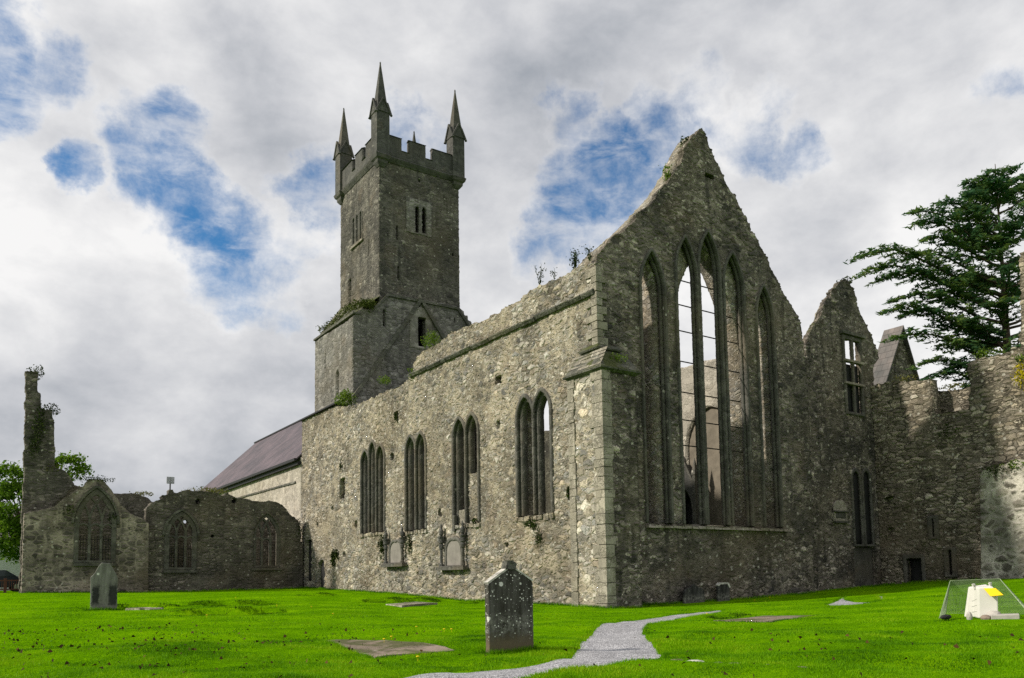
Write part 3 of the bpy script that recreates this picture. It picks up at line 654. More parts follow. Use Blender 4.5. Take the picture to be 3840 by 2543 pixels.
lf = [lanc(815.5, 506, 820.5, 568, 0, XT), lanc(823.5, 498, 828.5, 562, 0, XT), lanc(832, 490, 837, 556, 0, XT)]
slf = [hole_at(((851, 558), (853.3, 591)), 0, XT), hole_at(((805, 648), (811.5, 702)), 0, XT)]
YE = 60.0
wall('shaft_side', [rect(YT+.03, YE, T0-2, T1)], [arch(*l) for l in lf]+slf, 0, XT-.01, .8, .1, 'tower', tw)
MB().box((XR-.7, YT+.85, T0-2), (XR-.004, YE, T1)).box((XT+.83, YE-.8, T0-2), (XR-.75, YE-.02, T1)).build('back_wall', 'tower', tw)
MB().box((XT+.82, YT+.82, T1-1.0), (XR-.72, YE-.82, T1-.8)).build('roof', 'dark', tw)
MB().box((XT+.82, YT+.82, T0-1.6), (XR-.72, YE-.82, T0-1.5)).build('floor', 'dark', tw)
f = wall('window', [rect(min(l[0] for l in RL)-.75, max(l[1] for l in RL)+.45, min(l[2] for l in RL)-.12, max(l[4] for l in RL)+.45)], [arch(*l, -.05) for l in RL], 1, YT-.03, .3, .06, 'towerlow', tw)
f = wall('window', [arch(*l, .12) for l in lf], [arch(*l, -.03) for l in lf], 0, XT-.04, .3, .05, 'dressed', tw)
MB().box((XT-.12, min(l[0] for l in lf)-.3, min(l[2] for l in lf)-.22), (XT+.3, max(l[1] for l in lf)+.3, min(l[2] for l in lf)-.05)).build('sill', 'quoin', f)
# moulded courses, battlements and pinnacles of dark ashlar
PX0, PX1, PY0, PY1 = XT-.16, XR+.16, YT-.16, YE+.16
sb = MB()
sb.rings([rg(XT-.02, XR+.02, YT-.02, YE+.02, T1-.25), rg(PX0-.02, PX1+.02, PY0-.02, PY1+.02, T1-.02), rg(PX0-.08, PX1+.08, PY0-.08, PY1+.08, T1+.1), rg(PX0, PX1, PY0, PY1, T1+.22)], cap=False)
sb.build('cornice', 'ashlar', tw)
def battl(a, b, L):   # outline of a parapet: 3 merlons, 2 crenels
    w = (b-a); z1, z0 = T1+1.8, T1+.85
    pts = [(a, T1+.2), (b, T1+.2), (b, z1), (a+w*.64, z1), (a+w*.64, z0), (a+w*.555, z0), (a+w*.555, z1+.06), (a+w*.36, z1+.06), (a+w*.36, z0), (a+w*.27, z0), (a+w*.27, z1), (a, z1)]
    return pts
for nm, ax, d0, a, b_ in (('parapet', 1, PY0, PX0, PX1), ('parapet', 1, PY1-.4, PX0, PX1), ('parapet', 0, PX0+.003, PY0+.4, PY1-.4), ('parapet', 0, PX1-.403, PY0+.4, PY1-.4)):
    pw = wall(nm, [battl(a, b_, 0)], [], ax, d0, .4, .1, 'ashlar', tw)
    w = b_-a
    for t0, t1, z in ((0, .275, T1+1.8), (.355, .56, T1+1.86), (.635, 1, T1+1.8), (.27, .36, T1+.85), (.555, .64, T1+.85)):
        u0, u1 = a+w*t0, a+w*t1
        B_ = [(d0-.07, z), (d0+.47, z), (d0+.2, z+.14)]
        sec = lambda u: [((u, d, zz) if ax == 1 else (d, u, zz)) for d, zz in B_]
        MB().rings([sec(u0), sec(u1)]).build('coping', 'ashlar', pw)
def pinnacle(cx, cy, parent):
    h = .52
    p = MB()
    p.rings([rg(cx-h+.3, cx+h-.3, cy-h+.3, cy+h-.3, T1-.75), rg(cx-h+.12, cx+h-.12, cy-h+.12, cy+h-.12, T1-.5), rg(cx-h+.1, cx+h-.1, cy-h+.1, cy+h-.1, T1-.3), rg(cx-h-.02, cx+h+.02, cy-h-.02, cy+h+.02, T1-.2), rg(cx-h-.1, cx+h+.1, cy-h-.1, cy+h+.1, T1+.06), rg(cx-h, cx+h, cy-h, cy+h, T1+.18), rg(cx-h, cx+h, cy-h, cy+h, T1+3.4)])
    o = p.build('pinnacle', 'ashlar', parent)
    g = MB(); e = .2; zb, zt = T1+3.35, T1+4.35
    for s in (0, 1):     # crossing gablets with overhanging eaves
        for sg in (-1, 1):
            A = [(-h-.02, zb), (h+.02, zb), (0, zt)]
            f1 = [((cx+u, cy+sg*(h+.05), z) if s == 0 else (cx+sg*(h+.05), cy+u, z)) for u, z in A]
            f2 = [((cx+u, cy, z) if s == 0 else (cx, cy+u, z)) for u, z in A]
            g.rings([f1, f2])
            for side in (-1, 1):   # raking copings
                a_ = (side*(h+e*.7), zb-.2); b2 = (0, zt+.1)
                pr = lambda q, d: (cx+q[0], cy+sg*d, q[1]) if s == 0 else (cx+sg*d, cy+q[0], q[1])
                n2 = (0, sg, 0) if s == 0 else (sg, 0, 0)
                g.bar(pr(a_, h-.02), pr(b2, h-.02), .11, .14, n2)
    g.build('gablet', 'ashlar', o)
    q = MB(); w = h*.98
    q.rings([rg(cx-w, cx+w, cy-w, cy+w, zb-.1), rg(cx-w*.72, cx+w*.72, cy-w*.72, cy+w*.72, zt-.1), rg(cx-.035, cx+.035, cy-.035, cy+.035, T1+7.45)])
    q.lathe([(.02, 0), (.075, .06), (.06, .14), (.02, .2)], (cx, cy, T1+7.36), 6)
    q.build('spire', 'ashlar', o)
for cx, cy in ((PX0+.34, PY0+.34), (PX1-.34, PY0+.34), (PX0+.34, PY1-.34), (PX1-.34, PY1-.34)): pinnacle(cx, cy, tw)

# lower stage with the scar of the choir roof
lo_r = plx([(813, 734), (832, 714), (855, 718), (874, 704), (898, 680), (940, 688), (973, 694), (1020, 703), (1058, 711), (1070, 722), (1071, 730), (1079, 731), (1080, 742), (1087, 744), (1090, 760)], 1, YT-.02)
ldr = hole_at([(963.5, 734.5), (982, 805)], 1, YT-.02)
lsl = [hole_at(p, 1, YT-.02) for p in (((883, 717), (889, 757)), ((1037, 737), (1039, 746)), ((1047, 737), (1050, 748)))]
xr2 = lo_r[-1][0]
lw_ = wall('lower_stage', [[(XL, -.3), (xr2, -.3)]+lo_r[::-1]], [ldr]+lsl, 1, YT-.25, .9, .1, 'towerlow', tw)
ye2 = 60.05
lsd = [hole_at(((750, 819), (752.5, 852)), 0, XL)]; lla = lanc(776, 858, 783, 925, 0, XL)
ztop = float(P(731, 786, 0, XL)[2]); ztop2 = lo_r[0][1]
wall('lower_side', [[(YT-.22, 6), (ye2, 6)]+rag([(ye2, ztop), (YT-.22, ztop2)], .5, .04, 6)], [arch(*lla)]+lsd, 0, XL-.01, .9, .1, 'towerlow', tw)
MB().box((XL-.1, YT-.3, ztop-.02), (XL+.5, ye2+.1, ztop+.14)).build('coping', 'drip', tw)
MB().box((XR-.02, YT+.7, 0), (xr2, ye2, 20.6)).box((XL+.9, ye2-.9, 6), (xr2, ye2-.02, 20.5)).build('rear_stage', 'towerlow', tw)
MB().add([(XL+.02, YT-.1, ztop+.05), (XL+.02, ye2-.05, ztop+.05), (XT+.02, ye2-.05, T0+1.2), (XT+.02, YT-.1, T0-.1)], [(0, 3, 2, 1)]).build('mossy_offset', 'drip', tw)
apx = P(973, 693, 1, YT-.3); lf_ = P(818, 918, 1, YT-.3); rf_ = P(1016, 768, 1, YT-.3)
sb = MB(); yy = YT-.42
sb.bar((lf_[0], yy, lf_[2]), (apx[0], yy, apx[2]), .24, .16, (0, 1, 0)).bar((apx[0], yy, apx[2]), (rf_[0]+1.5, yy, rf_[2]-2.0), .24, .16, (0, 1, 0))
tl = [P(x, y, 1, YT-.3) for x, y in ((855, 720), (874, 706), (898, 682), (973, 696), (1058, 713), (1075, 738), (1088, 760))]
for a, b_ in zip(tl[:-1], tl[1:]): sb.bar((a[0], YT-.33, a[2]), (b_[0], YT-.33, b_[2]), .16, .1, (0, 1, 0))
sb.build('roof_scar', 'drip', tw)
wall('jamb', [rect(ldr[0][0]-.7, ldr[1][0]+.55, ldr[0][1]-.2, ldr[2][1]+.75)], [ldr], 1, YT-.275, .3, .1, 'jambstone', tw)

# ================================================================== nave beyond the tower
nv = thing('nave', 'whitish stone nave with purple slate roof beyond the tower', 'church building', (XS, 59.5, 0))
wall('wall', [rect(59.46, 95, 0, 10.62)], [], 0, XS+.02, 1.0, .2, 'nave', nv)
RX = 27.6; ez, rz_ = 10.55, 17.25
sb = MB().add([(XS-.35, 59.6, ez-.2), (XS-.35, 94.7, ez-.2), (RX, 94.7, rz_), (RX, 59.6, rz_), (XS-.35, 59.6, ez-.05), (XS-.35, 94.7, ez-.05), (RX, 94.7, rz_+.15), (RX, 59.6, rz_+.15)],
              [(0, 1, 2, 3), (4, 7, 6, 5), (0, 4, 5, 1), (1, 5, 6, 2), (2, 6, 7, 3), (3, 7, 4, 0)])
sb.add([(2*RX-XS+.35, 59.6, ez-.1), (2*RX-XS+.35, 94.7, ez-.1), (RX, 94.7, rz_+.14), (RX, 59.6, rz_+.14)], [(0, 1, 2, 3)])
rf = sb.build('roof', 'slate', nv)
MB().bar((RX, 59.7, rz_+.1), (RX, 94.7, rz_+.1), .3, .14, (0, 0, 1)).build('ridge', 'lead', rf)
MB().bar((XS-.42, 59.5, ez-.24), (XS-.42, 94.7, ez-.24), .2, .2, (0, 0, 1)).bar((XS-.1, 59.5, ez-.5), (XS-.1, 94.7, ez-.5), .3, .24, (0, 0, 1)).build('gutter', 'lead', nv)
sb = MB(); r = random.Random(3); y = 60.6
while y < 77: L = r.uniform(.7, 1.6); sb.box((XS-.07, y, 8.72+(y-60)*.012), (XS+.05, y+L-.03, 8.88+(y-60)*.012)); y += L
sb.build('string_course', 'drip', nv)
wall('end_gable', [[(XS, 0), (2*RX-XS, 0), (2*RX-XS, ez), (RX, rz_), (XS, ez)]], [], 1, 94.0, .6, .5, 'nave', nv)

# ================================================================== ruined transept and chapel at the left
def tracery(name, u0, u1, v0, vs, vt, ax, d0, parent, nl=3, miss=(), w=.075, mat='dressed', heads=True):
    ar = arch(u0, u1, v0, vs, vt, .16, 0); a = (u1-u0)/2; h = vt-vs; R = (a*a+h*h)/(2*a); st = []
    ol = arch(u0, u1, v0, vs, vt, .02, 0)
    st.append((ol+[ol[0]], .16)); us = [u0+(u1-u0)*i/nl for i in range(nl+1)]
    lw = (u1-u0)/nl; inn = arch(u0, u1, v0, vs, vt, .05, .3)
    for i in range(1, nl):
        if ('m', i) not in miss: st.append(([(us[i], v0), (us[i], vs)], w))
        for sg in (-1, 1):
            if (sg, i) in miss: continue
            pts = []
            for k in range(22):
                t = k/21*1.5; q = (us[i]+sg*(R-R*cos(t)), vs+R*sin(t))
                if not in_poly(np.array([q[0]]), np.array([q[1]]), inn)[0] and k > 1: break
                pts.append(q)
            if len(pts) > 1: st.append((pts, w*.85))
    if heads:
        for i in range(nl):
            if ('h', i) in miss: continue
            m = (us[i]+us[i+1])/2; zt = vs-.12
            st.append(([(m-lw/2*cos(t), zt-lw*.42+lw*.5*sin(t)) for t in np.linspace(0, pi, 13)], w*.8))
    return wall(name, [ar], [], ax, d0, .26, .04, mat, parent, strokes=st, snap=0)
def box_of(pts, ax, v): q = plx(pts, ax, v); return [min(a for a, _ in q), max(a for a, _ in q), min(b for _, b in q), max(b for _, b in q)]
cz = thing('ruined_chapel', 'ruined gabled chapel with three-light traceried window and broken chimney-like stack at far left', 'chapel ruin', (3, YC, .6))
gA = lambda pts: zr(0, 1750, .3507, pts)
c1 = plx(gA([(255, 470), (275, 490), (400, 470), (580, 428), (700, 330), (830, 232), (900, 180), (955, 130), (1080, 125), (1130, 180), (1190, 236), (1245, 320), (1300, 410), (1400, 505), (1540, 560), (1600, 605)]), 1, YC)
x0, x1 = c1[0][0], c1[-1][0]
w1 = box_of(gA([(812, 1030), (1228, 278)]), 1, YC); w1s = plx(gA([(800, 600)]), 1, YC)[0][1]
W1 = (w1[0], w1[1], w1[2], w1s, w1[3])
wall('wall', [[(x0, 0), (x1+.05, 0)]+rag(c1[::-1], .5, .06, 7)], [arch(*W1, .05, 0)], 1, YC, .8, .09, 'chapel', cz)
t1 = tracery('window', *W1, 1, YC-.02, cz)
hd = MB(); aq = arch(*W1, .26, 0)
for p, q in zip(aq[1:-1], aq[2:]):
    if p[1] > W1[3]-.3: hd.bar((p[0], YC-.1, p[1]), (q[0], YC-.1, q[1]), .14, .12, (0, 1, 0))
hd.build('hood_mould', 'drip', t1)
def grille(u0, u1, v0, v1, d, ax, parent, n=11):
    gb = MB()
    for i in range(n):
        u = u0+(u1-u0)*(i+.5)/n; z1 = v1-.05
        p = ((u, d, v0), (u, d, z1)) if ax == 1 else ((d, u, v0), (d, u, z1))
        gb.tube(p, .022, 5)
    for f_ in (.15, .5, .85):
        z = v0+(v1-v0)*f_; p = ((u0, d, z), (u1, d, z)); gb.tube(p, .02, 5)
    gb.build('grille', 'iron', parent)
gtop = plx(gA([(900, 730)]), 1, YC)[0][1]
grille(W1[0], W1[1], W1[2], gtop, YC+.3, 1, t1, 13)
MB().box((W1[0]-.15, YC-.12, W1[2]-.2), (W1[1]+.15, YC+.5, W1[2]-.01)).build('sill', 'dressed', t1)
# rear wall with the tall stack
gB = lambda pts: zr(0, 1300, .3189, pts)
st_ = plx(gB([(275, 1400), (280, 1000), (290, 600), (288, 292), (330, 280), (462, 290), (458, 430), (456, 540), (488, 545), (490, 715), (560, 735), (628, 757), (634, 860), (645, 1000), (655, 1200), (652, 1365), (700, 1400)]), 1, YC+.95)
ms_ = plx(gA([(700, 35), (760, 110), (800, 180), (780, 240), (600, 395), (560, 600)]), 1, YC+.95)
wall('rear_stack', [rag([(st_[0][0], 0)]+st_[:-1], .5, .05, 9)+[(ms_[0][0]-.6, ms_[0][1]+.15)]+rag(ms_, .4, .07, 3)+[(ms_[-1][0], 0)]], [], 1, YC+.95, 1.0, .09, 'transept', cz)
br_ = plx(gA([(1150, 262), (1190, 268), (1390, 283), (1500, 300), (1575, 318), (1612, 358), (1670, 372), (1700, 600)]), 1, YC+6)
wall('rear_wall', [[(x0+.5, 0), (br_[-1][0], 0)]+rag(br_[::-1], .5, .08, 2)+[(x0+2.2, br_[0][1]+.55), (x0+.5, br_[0][1]+.2)]], [], 1, YC+6, .8, .15, 'transept', cz)

tz = thing('ruined_transept', 'dark roofless transept wall with two traceried windows between the chapel and the long south wall', 'church ruin', (11, YL, .6))
gC = lambda pts: zr(540, 1800, .3507, pts)
c2 = plx(gC([(20, 300), (75, 240), (130, 216), (195, 192), (200, 160), (262, 152), (266, 95), (326, 98), (336, 132), (400, 112), (470, 98), (560, 106), (700, 130), (860, 158), (905, 138), (935, 150), (1000, 186), (1130, 206), (1300, 216), (1430, 240), (1500, 282), (1545, 335), (1600, 382), (1640, 425), (1668, 480), (1680, 600), (1685, 690)]), 1, YL)
w2 = box_of(gC([(240, 962), (548, 372)]), 1, YL); w2s = plx(gC([(240, 590)]), 1, YL)[0][1]; W2 = (w2[0], w2[1], w2[2], w2s, w2[3])
w3 = box_of(gC([(1178, 938), (1452, 372)]), 1, YL); w3s = plx(gC([(1180, 610)]), 1, YL)[0][1]; W3 = (w3[0], w3[1], w3[2], w3s, w3[3])
ph = [hole_at(gC(p), 1, YL) for p in (((555, 208), (595, 250)), ((945, 200), (988, 242)), ((718, 582), (748, 615)))]
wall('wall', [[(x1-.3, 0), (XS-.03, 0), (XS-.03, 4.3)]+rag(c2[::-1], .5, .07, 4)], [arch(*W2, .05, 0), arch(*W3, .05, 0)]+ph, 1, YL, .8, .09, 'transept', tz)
t2 = tracery('window', *W2, 1, YL-.02, tz)
grille(W2[0], W2[1], W2[2], plx(gC([(300, 690)]), 1, YL)[0][1], YL+.3, 1, t2, 12)
t3 = tracery('window', *W3, 1, YL+.15, tz, miss=((1, 2), ('h', 2)), w=.085)
for W in (W2, W3): MB().box((W[0]-.2, YL-.1, W[2]-.2), (W[1]+.2, YL+.5, W[2]-.01)).build('sill', 'dressed', t2 if W is W2 else t3)
aq = arch(*W2, .24, 0); hd = MB()
for p, q in zip(aq[1:-1], aq[2:]):
    if p[1] > W2[3]-.2: hd.bar((p[0], YL-.09, p[1]), (q[0], YL-.09, q[1]), .13, .1, (0, 1, 0))
hd.build('hood_mould', 'drip', t2)
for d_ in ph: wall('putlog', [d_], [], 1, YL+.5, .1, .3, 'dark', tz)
gap = hole_at(gC([(425, 425), (468, 460)]), 1, YL+5.5)
wall('rear_wall', [rag([(x1-.2, 0), (XS-.05, 0), (XS-.05, 5.9), (17, 6.6), (13, 7.2), (x1-.2, 6.4)], .5, .05, 1, True)], [gap], 1, YL+5.5, .8, .15, 'transept', tz)

# ================================================================== north range: dormer gable with mullioned window
nr = thing('north_range', 'ruined range with small weed-topped gable and cross-mullioned window right of the lancet gable', 'church ruin', (35, YR, 0))
gD = lambda pts: zr(2850, 600, .7016, pts)
n1_ = plx(gD([(255, 1050), (252, 985), (262, 935), (292, 880), (318, 842), (333, 795), (362, 738), (398, 688), (428, 648), (452, 628), (482, 640), (503, 680), (514, 712), (530, 775), (548, 825), (575, 870), (585, 905), (610, 960), (632, 1005), (645, 1060)]), 1, YR)
nw = plx(gD([(449, 945), (530, 945), (449, 1345)]), 1, YR); nw = rect(nw[0][0], nw[1][0], nw[2][1], nw[0][1])
gE = lambda pts: zr(2850, 1500, .6379, pts)
NL = [lanc(*gE([(541, 412)])[0], *gE([(585, 850)])[0], 1, YR), lanc(*gE([(604, 412)])[0], *gE([(645, 850)])[0], 1, YR)]
rec = hole_at(gE([(557, 868), (688, 1085)]), 1, YR)
pl_ = [hole_at(gE(p), 1, YR) for p in (((697, 455), (712, 480)), ((190, 555), (208, 572)))]
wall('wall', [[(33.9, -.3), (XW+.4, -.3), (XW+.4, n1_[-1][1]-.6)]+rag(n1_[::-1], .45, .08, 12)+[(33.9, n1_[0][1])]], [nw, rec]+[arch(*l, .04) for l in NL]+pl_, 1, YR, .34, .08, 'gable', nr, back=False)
wall('wall_core', [[(33.9, -.3), (XW+.4, -.3), (XW+.4, 11)]+[(a, b-.12) for a, b in n1_[::-1]]+[(33.9, n1_[0][1]-.1)]], [rect(nw[0][0]-.3, nw[1][0]+.3, nw[0][1], nw[2][1]), arch(NL[0][0]-.2, NL[1][1]+.2, NL[0][2], NL[0][3], NL[0][4]+.8)], 1, YR+.345, .12, .2, 'inner', nr)
wall('recess', [rect(rec[0][0]-.05, rec[1][0]+.05, rec[0][1]-.5, rec[2][1])], [], 1, YR+.22, .1, .08, 'dressed', nr)
mid = (nw[0][0]+nw[1][0])/2; z0, z1 = nw[0][1], nw[2][1]; t1z, t2z = z0+(z1-z0)*.39, z0+(z1-z0)*.69
lw3 = []
for a, b_ in ((z0+.06, t1z-.08), (t1z+.08, t2z-.08), (t2z+.08, z1-.1)):
    lw3 += [rect(nw[0][0]+.02, mid-.09, a, b_), rect(mid+.09, nw[1][0]-.02, a, b_)]
nwf = wall('window', [rect(nw[0][0]-.16, nw[1][0]+.16, z0-.1, z1+.14)], lw3, 1, YR-.03, .16, .05, 'dressed', nr)
wall('glazing', [rect(nw[0][0], nw[1][0], z0, z0+(z1-z0)*.66)], [], 1, YR+.2, .04, .3, 'dark', nwf)  # near-black sheet paints the unlit space behind the lower lights
MB().box((nw[0][0]-.3, YR-.16, z1+.14), (nw[1][0]+.4, YR+.1, z1+.34)).build('hood_mould', 'drip', nwf)
for tz_ in (t1z, t2z): MB().box((nw[0][0]-.2, YR-.1, tz_-.07), (nw[1][0]+.2, YR+.02, tz_+.07)).build('transom', 'quoin', nwf)
nlf = wall('lancet', [arch(*l, .12, .1) for l in NL], [arch(*l, -.03, -.02) for l in NL], 1, YR-.02, .13, .045, 'dressed', nr)
for l in NL[:2]: wall('glazing', [arch(*l, .0, 0)], [], 1, YR+.13, .04, .3, 'dark', nlf)  # no glass: dark sheet stands for the unlit interior

# ================================================================== the wing that runs toward the viewer
wg = thing('cloister_wing', 'tall coursed rubble wall with low black doorway closing the lawn at the right', 'church ruin', (XW, 18, 0))
wt_ = plx([(2040, 884), (2065, 878), (2100, 880), (2150, 872), (2152, 905), (2160, 958), (2200, 952), (2240, 944), (2238, 905), (2234, 842), (2246, 832), (2260, 828), (2300, 818), (2340, 803), (2368, 795)], 0, XW)
wd = hole_at([(2098, 1352), (2130, 1291)], 0, XW); wd = rect(wd[0][0], wd[1][0], -.3, wd[2][1])
ws = [hole_at(p, 0, XW) for p in (((2191, 1273), (2203, 1330)), ((2153, 1199), (2161, 1242)), ((2043, 1152), (2062, 1161)), ((2050, 1222), (2066, 1236)))]
wall('wall', [[(10, -.3), (YR+.1, -.3)]+[(YR+.1, wt_[0][1])]+rag(wt_, .45, .08, 21)+[(10, 12.3)]], [wd]+ws, 0, XW, .9, .085, 'wing', wg)
wall('door', [rect(wd[0][0]-.1, wd[1][0]+.1, -.3, wd[2][1]+.1)], [], 0, XW+.5, .1, .3, 'dark', wg)  # dark panel paints the blackness of the unlit room behind the opening
wall('door_frame', [rect(wd[0][0]-.16, wd[1][0]+.16, -.3, wd[2][1]+.22)], [wd], 0, XW-.03, .3, .06, 'dressed', wg)
for i, q in enumerate(ws[:2]):
    s_ = wall('slit_window', [rect(q[0][0]-.22, q[1][0]+.22, q[0][1]-.12, q[2][1]+.15)], [q], 0, XW-.025, .3, .06, 'dressed', wg)
    wall('glazing', [q], [], 0, XW+.3, .05, .3, 'dark', s_)  # dark sheet stands for the shade deep in the slit
fl_ = plx([(2135, 910), (2165, 901), (2195, 897), (2235, 892), (2250, 890), (2260, 980), (2135, 985)], 0, XW+1.3)
wall('back_wall', [rag(fl_, .4, .08, 5, True)], [], 0, XW+1.3, .6, .1, 'wing', wg)
pr_ = plx([(2352, 800), (2354, 585), (2372, 580)], 0, XW+.1)
wall('pier', [rag([(pr_[0][0], 11), (pr_[1][0], pr_[1][1]), (16.3, pr_[1][1]+.2), (16.3, 11)], .5, .05, 6, True)], [], 0, XW+.1, .8, .1, 'wing', wg)
cq = plx([(2262, 1345), (2262, 1092), (2275, 1083), (2300, 1078), (2330, 1068), (2368, 1060)], 0, XW-.75)
lw2 = thing('limewashed_wall', 'low rubble wall smeared with white lime mortar at the right edge, mossy along its top', 'wall', (XW-.75, 18, .8))
wall('wall', [[(10, 0), (cq[0][0], 0)]+rag(cq[1:], .4, .07, 3)+[(10, cq[-1][1]+.6)]], [], 0, XW-.75, .74, .08, 'lime', lw2)
M['panel'] = plain('weathered panel', (.20, .185, .17), .9, .3, 3, .3)
# ================================================================== wall memorials
def memorial(uc, z0, w, h, label, ledge=True):
    t = thing('wall_memorial', label, 'memorial', (XS, uc, z0), group=None)
    d = XS-.02
    wall('niche_panel', [arch(uc-w*.31, uc+w*.31, z0+.12, z0+h*.42, z0+h*.66, 0, 0)], [], 0, d+.0, .03, .06, 'panel', t)
    wall('arch_frame', [arch(uc-w*.36, uc+w*.36, z0+.12, z0+h*.40, z0+h*.72, 0, 0)], [arch(uc-w*.29, uc+w*.29, z0+.12, z0+h*.40, z0+h*.64, 0, .1)], 0, d-.05, .1, .05, 'dressed', t)
    for sg in (-1, 1):
        c = (d-.12, uc+sg*w*.44, z0+.12); k = h/1.9
        o = MB().lathe([(.13, 0), (.13, .1), (.09, .14), (.085, .75*k), (.13, .8*k), (.14, .95*k), (.10, 1.0*k), (.16, 1.06*k), (.16, 1.25*k), (.19, 1.3*k), (.19, 1.36*k)], c, 10).build('pilaster', 'ashlar', t, smooth=False)
        MB().lathe([(.07, 1.36*k), (.12, 1.45*k), (.13, 1.6*k), (.06, 1.72*k), (.08, 1.78*k), (.02, 1.95*k)], c, 10).build('finial', 'ashlar', o)
    q = MB().box((d-.3, uc-w*.56, z0-.1), (d+.02, uc+w*.56, z0+.06)).box((d-.22, uc-w*.5, z0+.06), (d+.02, uc+w*.5, z0+.12))
    q.build('ledge', 'dressed', t)
    return t
def memspan(a, b_):
    q = plx([a, b_], 0, XS); return (q[0][0]+q[1][0])/2, abs(q[0][0]-q[1][0])
u, w = memspan((893, 1308), (940, 1308)); z = plx([(915, 1307)], 0, XS)[0][1]
memorial(u, z, w*.93, 2.05, 'smaller arched wall memorial with dark pilasters, partly overgrown, below the second side window')
u, w = memspan((1021, 1313), (1082, 1313)); z = plx([(1050, 1314)], 0, XS)[0][1]
m2 = memorial(u, z, w*.93, 2.2, 'larger arched wall memorial on a projecting stone ledge below the third side window')
MB().box((XS-.05, u-.12, z+1.9), (XS+.1, u+.12, z+2.75)).build('shaft', 'dressed', m2)
t = thing('wall_memorial', 'small pale framed memorial tablet beside the twin lancet of the right range', 'memorial', P(1943, 1215, 1, YR-.02))
q = plx([(1928, 1218), (1960, 1218), (1944, 1158), (1944, 1172)], 1, YR)
a0, a1, b0, b1 = q[0][0], q[1][0], q[0][1], q[2][1]
wall('frame', [arch(a0, a1, b0+.25, b1-.45, b1, 0, 0)], [rect(a0+.18, a1-.18, b0+.45, b1-.62)], 1, YR-.06, .1, .05, 'quoin', t)
wall('tablet', [rect(a0+.17, a1-.17, b0+.44, b1-.6)], [], 1, YR-.04, .04, .1, 'dressed', t)
MB().box((a0-.05, YR-.16, b1-.62), (a1+.05, YR-.02, b1-.54)).box((a0, YR-.14, b0+.2), (a1, YR-.02, b0+.3)).build('cornice', 'dressed', t)
# gabled tomb canopy inside the choir
tb = thing('tomb_canopy', 'gabled carved tomb canopy with pointed arch and pinnacle seen through the gable lancets', 'tomb', (33, 31.2, .2))
wall('canopy', [[(30.45, .1), (31.9, .1), (31.9, 6.0), (31.2, 7.35), (30.45, 6.0)]], [arch(30.75, 31.62, .1, 4.7, 5.9, 0, .1)], 0, 32.7, .5, .06, 'ashlar', tb)
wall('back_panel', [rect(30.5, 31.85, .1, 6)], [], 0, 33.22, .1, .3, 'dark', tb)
for y in (31.95, 30.42):
    MB().rings([rg(32.55, 32.8, y-.1, y+.1, .1), rg(32.55, 32.8, y-.1, y+.1, 6.6), rg(32.5, 32.85, y-.15, y+.15, 6.65), rg(32.67, 32.68, y-.01, y+.01, 7.6)]).build('pinnacle', 'dressed', tb)
MB().bar((32.62, 31.95, 5.95), (32.62, 31.2, 7.45), .14, .14, (1, 0, 0)).bar((32.62, 30.42, 5.95), (32.62, 31.2, 7.45), .14, .14, (1, 0, 0)).build('raking_cornice', 'dressed', tb)
MB().lathe([(.05, 0), (.12, .12), (.1, .28), (.03, .4)], (32.7, 31.2, 7.35), 8).build('finial', 'dressed', tb)

# ================================================================== headstones
def rough_prism(outline, th, seed=0, ch=.012):   # outline (x,z) -> slab of thickness th along y with chamfered arris
    o = np.array(outline, float); c = o.mean(0); n = len(o)
    ins = c+(o-c)*(1-ch*2.2)
    R = [[(x, 0., z) for x, z in ins], [(x, ch, z) for x, z in o], [(x, th-ch, z) for x, z in o], [(x, th, z) for x, z in ins]]
    return MB().rings([r[::-1] for r in R])
def dense(pts, step=.08, amp=.006, seed=0):
    r = random.Random(seed); out = []
    for a, b_ in zip(pts, pts[1:]+pts[:1]):
        a = np.array(a); b_ = np.array(b_); k = max(1, int(np.linalg.norm(b_-a)/step))
        for i in range(k): out.append(tuple(a+(b_-a)*i/k+np.array([r.uniform(-amp, amp), r.uniform(-amp, amp)])))
    return out
pa, pb = PG(1136, 1511), PG(1237, 1502)
hx = (pa[0]+pb[0])/2-.02; hy = pa[1]+.05; hz = min(pa[2], pb[2])
hs = thing('gravestone', 'tall dark pointed gravestone spotted with white lichen beside the gravel path', 'gravestone', (hx, hy, hz-.12), radians(-3))
hs.scale = (1, 1, .955)
W_ = .45
o = dense([(-W_, 0), (W_, 0), (W_, 1.36), (W_-.03, 1.40), (.07, 1.63), (-.07, 1.63), (-W_+.02, 1.36), (-W_-.015, 1.33), (-W_-.01, 1.27)], .07, .006, 3)
rough_prism(o, .13).build('slab', 'head', hs, local=True)
MB().bar((-W_-.015, -.012, 1.365), (-.04, -.012, 1.645), .035, .155, (0, 1, 0)).bar((.05, -.012, 1.645), (W_, -.012, 1.395), .03, .155, (0, 1, 0)).build('coping', 'whitestone', hs, local=True)
MB().rings([[(-.10, -.01, 1.62), (.07, -.01, 1.62), (.10, -.01, 1.70), (.03, -.01, 1.76), (-.07, -.01, 1.75)], [(-.10, .14, 1.62), (.07, .14, 1.62), (.10, .14, 1.70), (.03, .14, 1.76), (-.07, .14, 1.75)]]).build('knob', 'drip', hs, local=True)
p1, p2 = PG(207, 1410), PG(272, 1409)
w = float(np.hypot(*(p2-p1)[:2]))*.95; cx, cy = (p1[0]+p2[0])/2, (p1[1]+p2[1])/2
hz = G(cx, cy); dep = float(fw@(np.array([cx, cy, 1])-EYEP)); hh = 110*S/F*dep
hs2 = thing('gravestone', 'weathered grey gravestone with sloping shoulders and dark streaks in front of the gabled chapel', 'gravestone', (cx, cy, hz-.1), radians(-8))
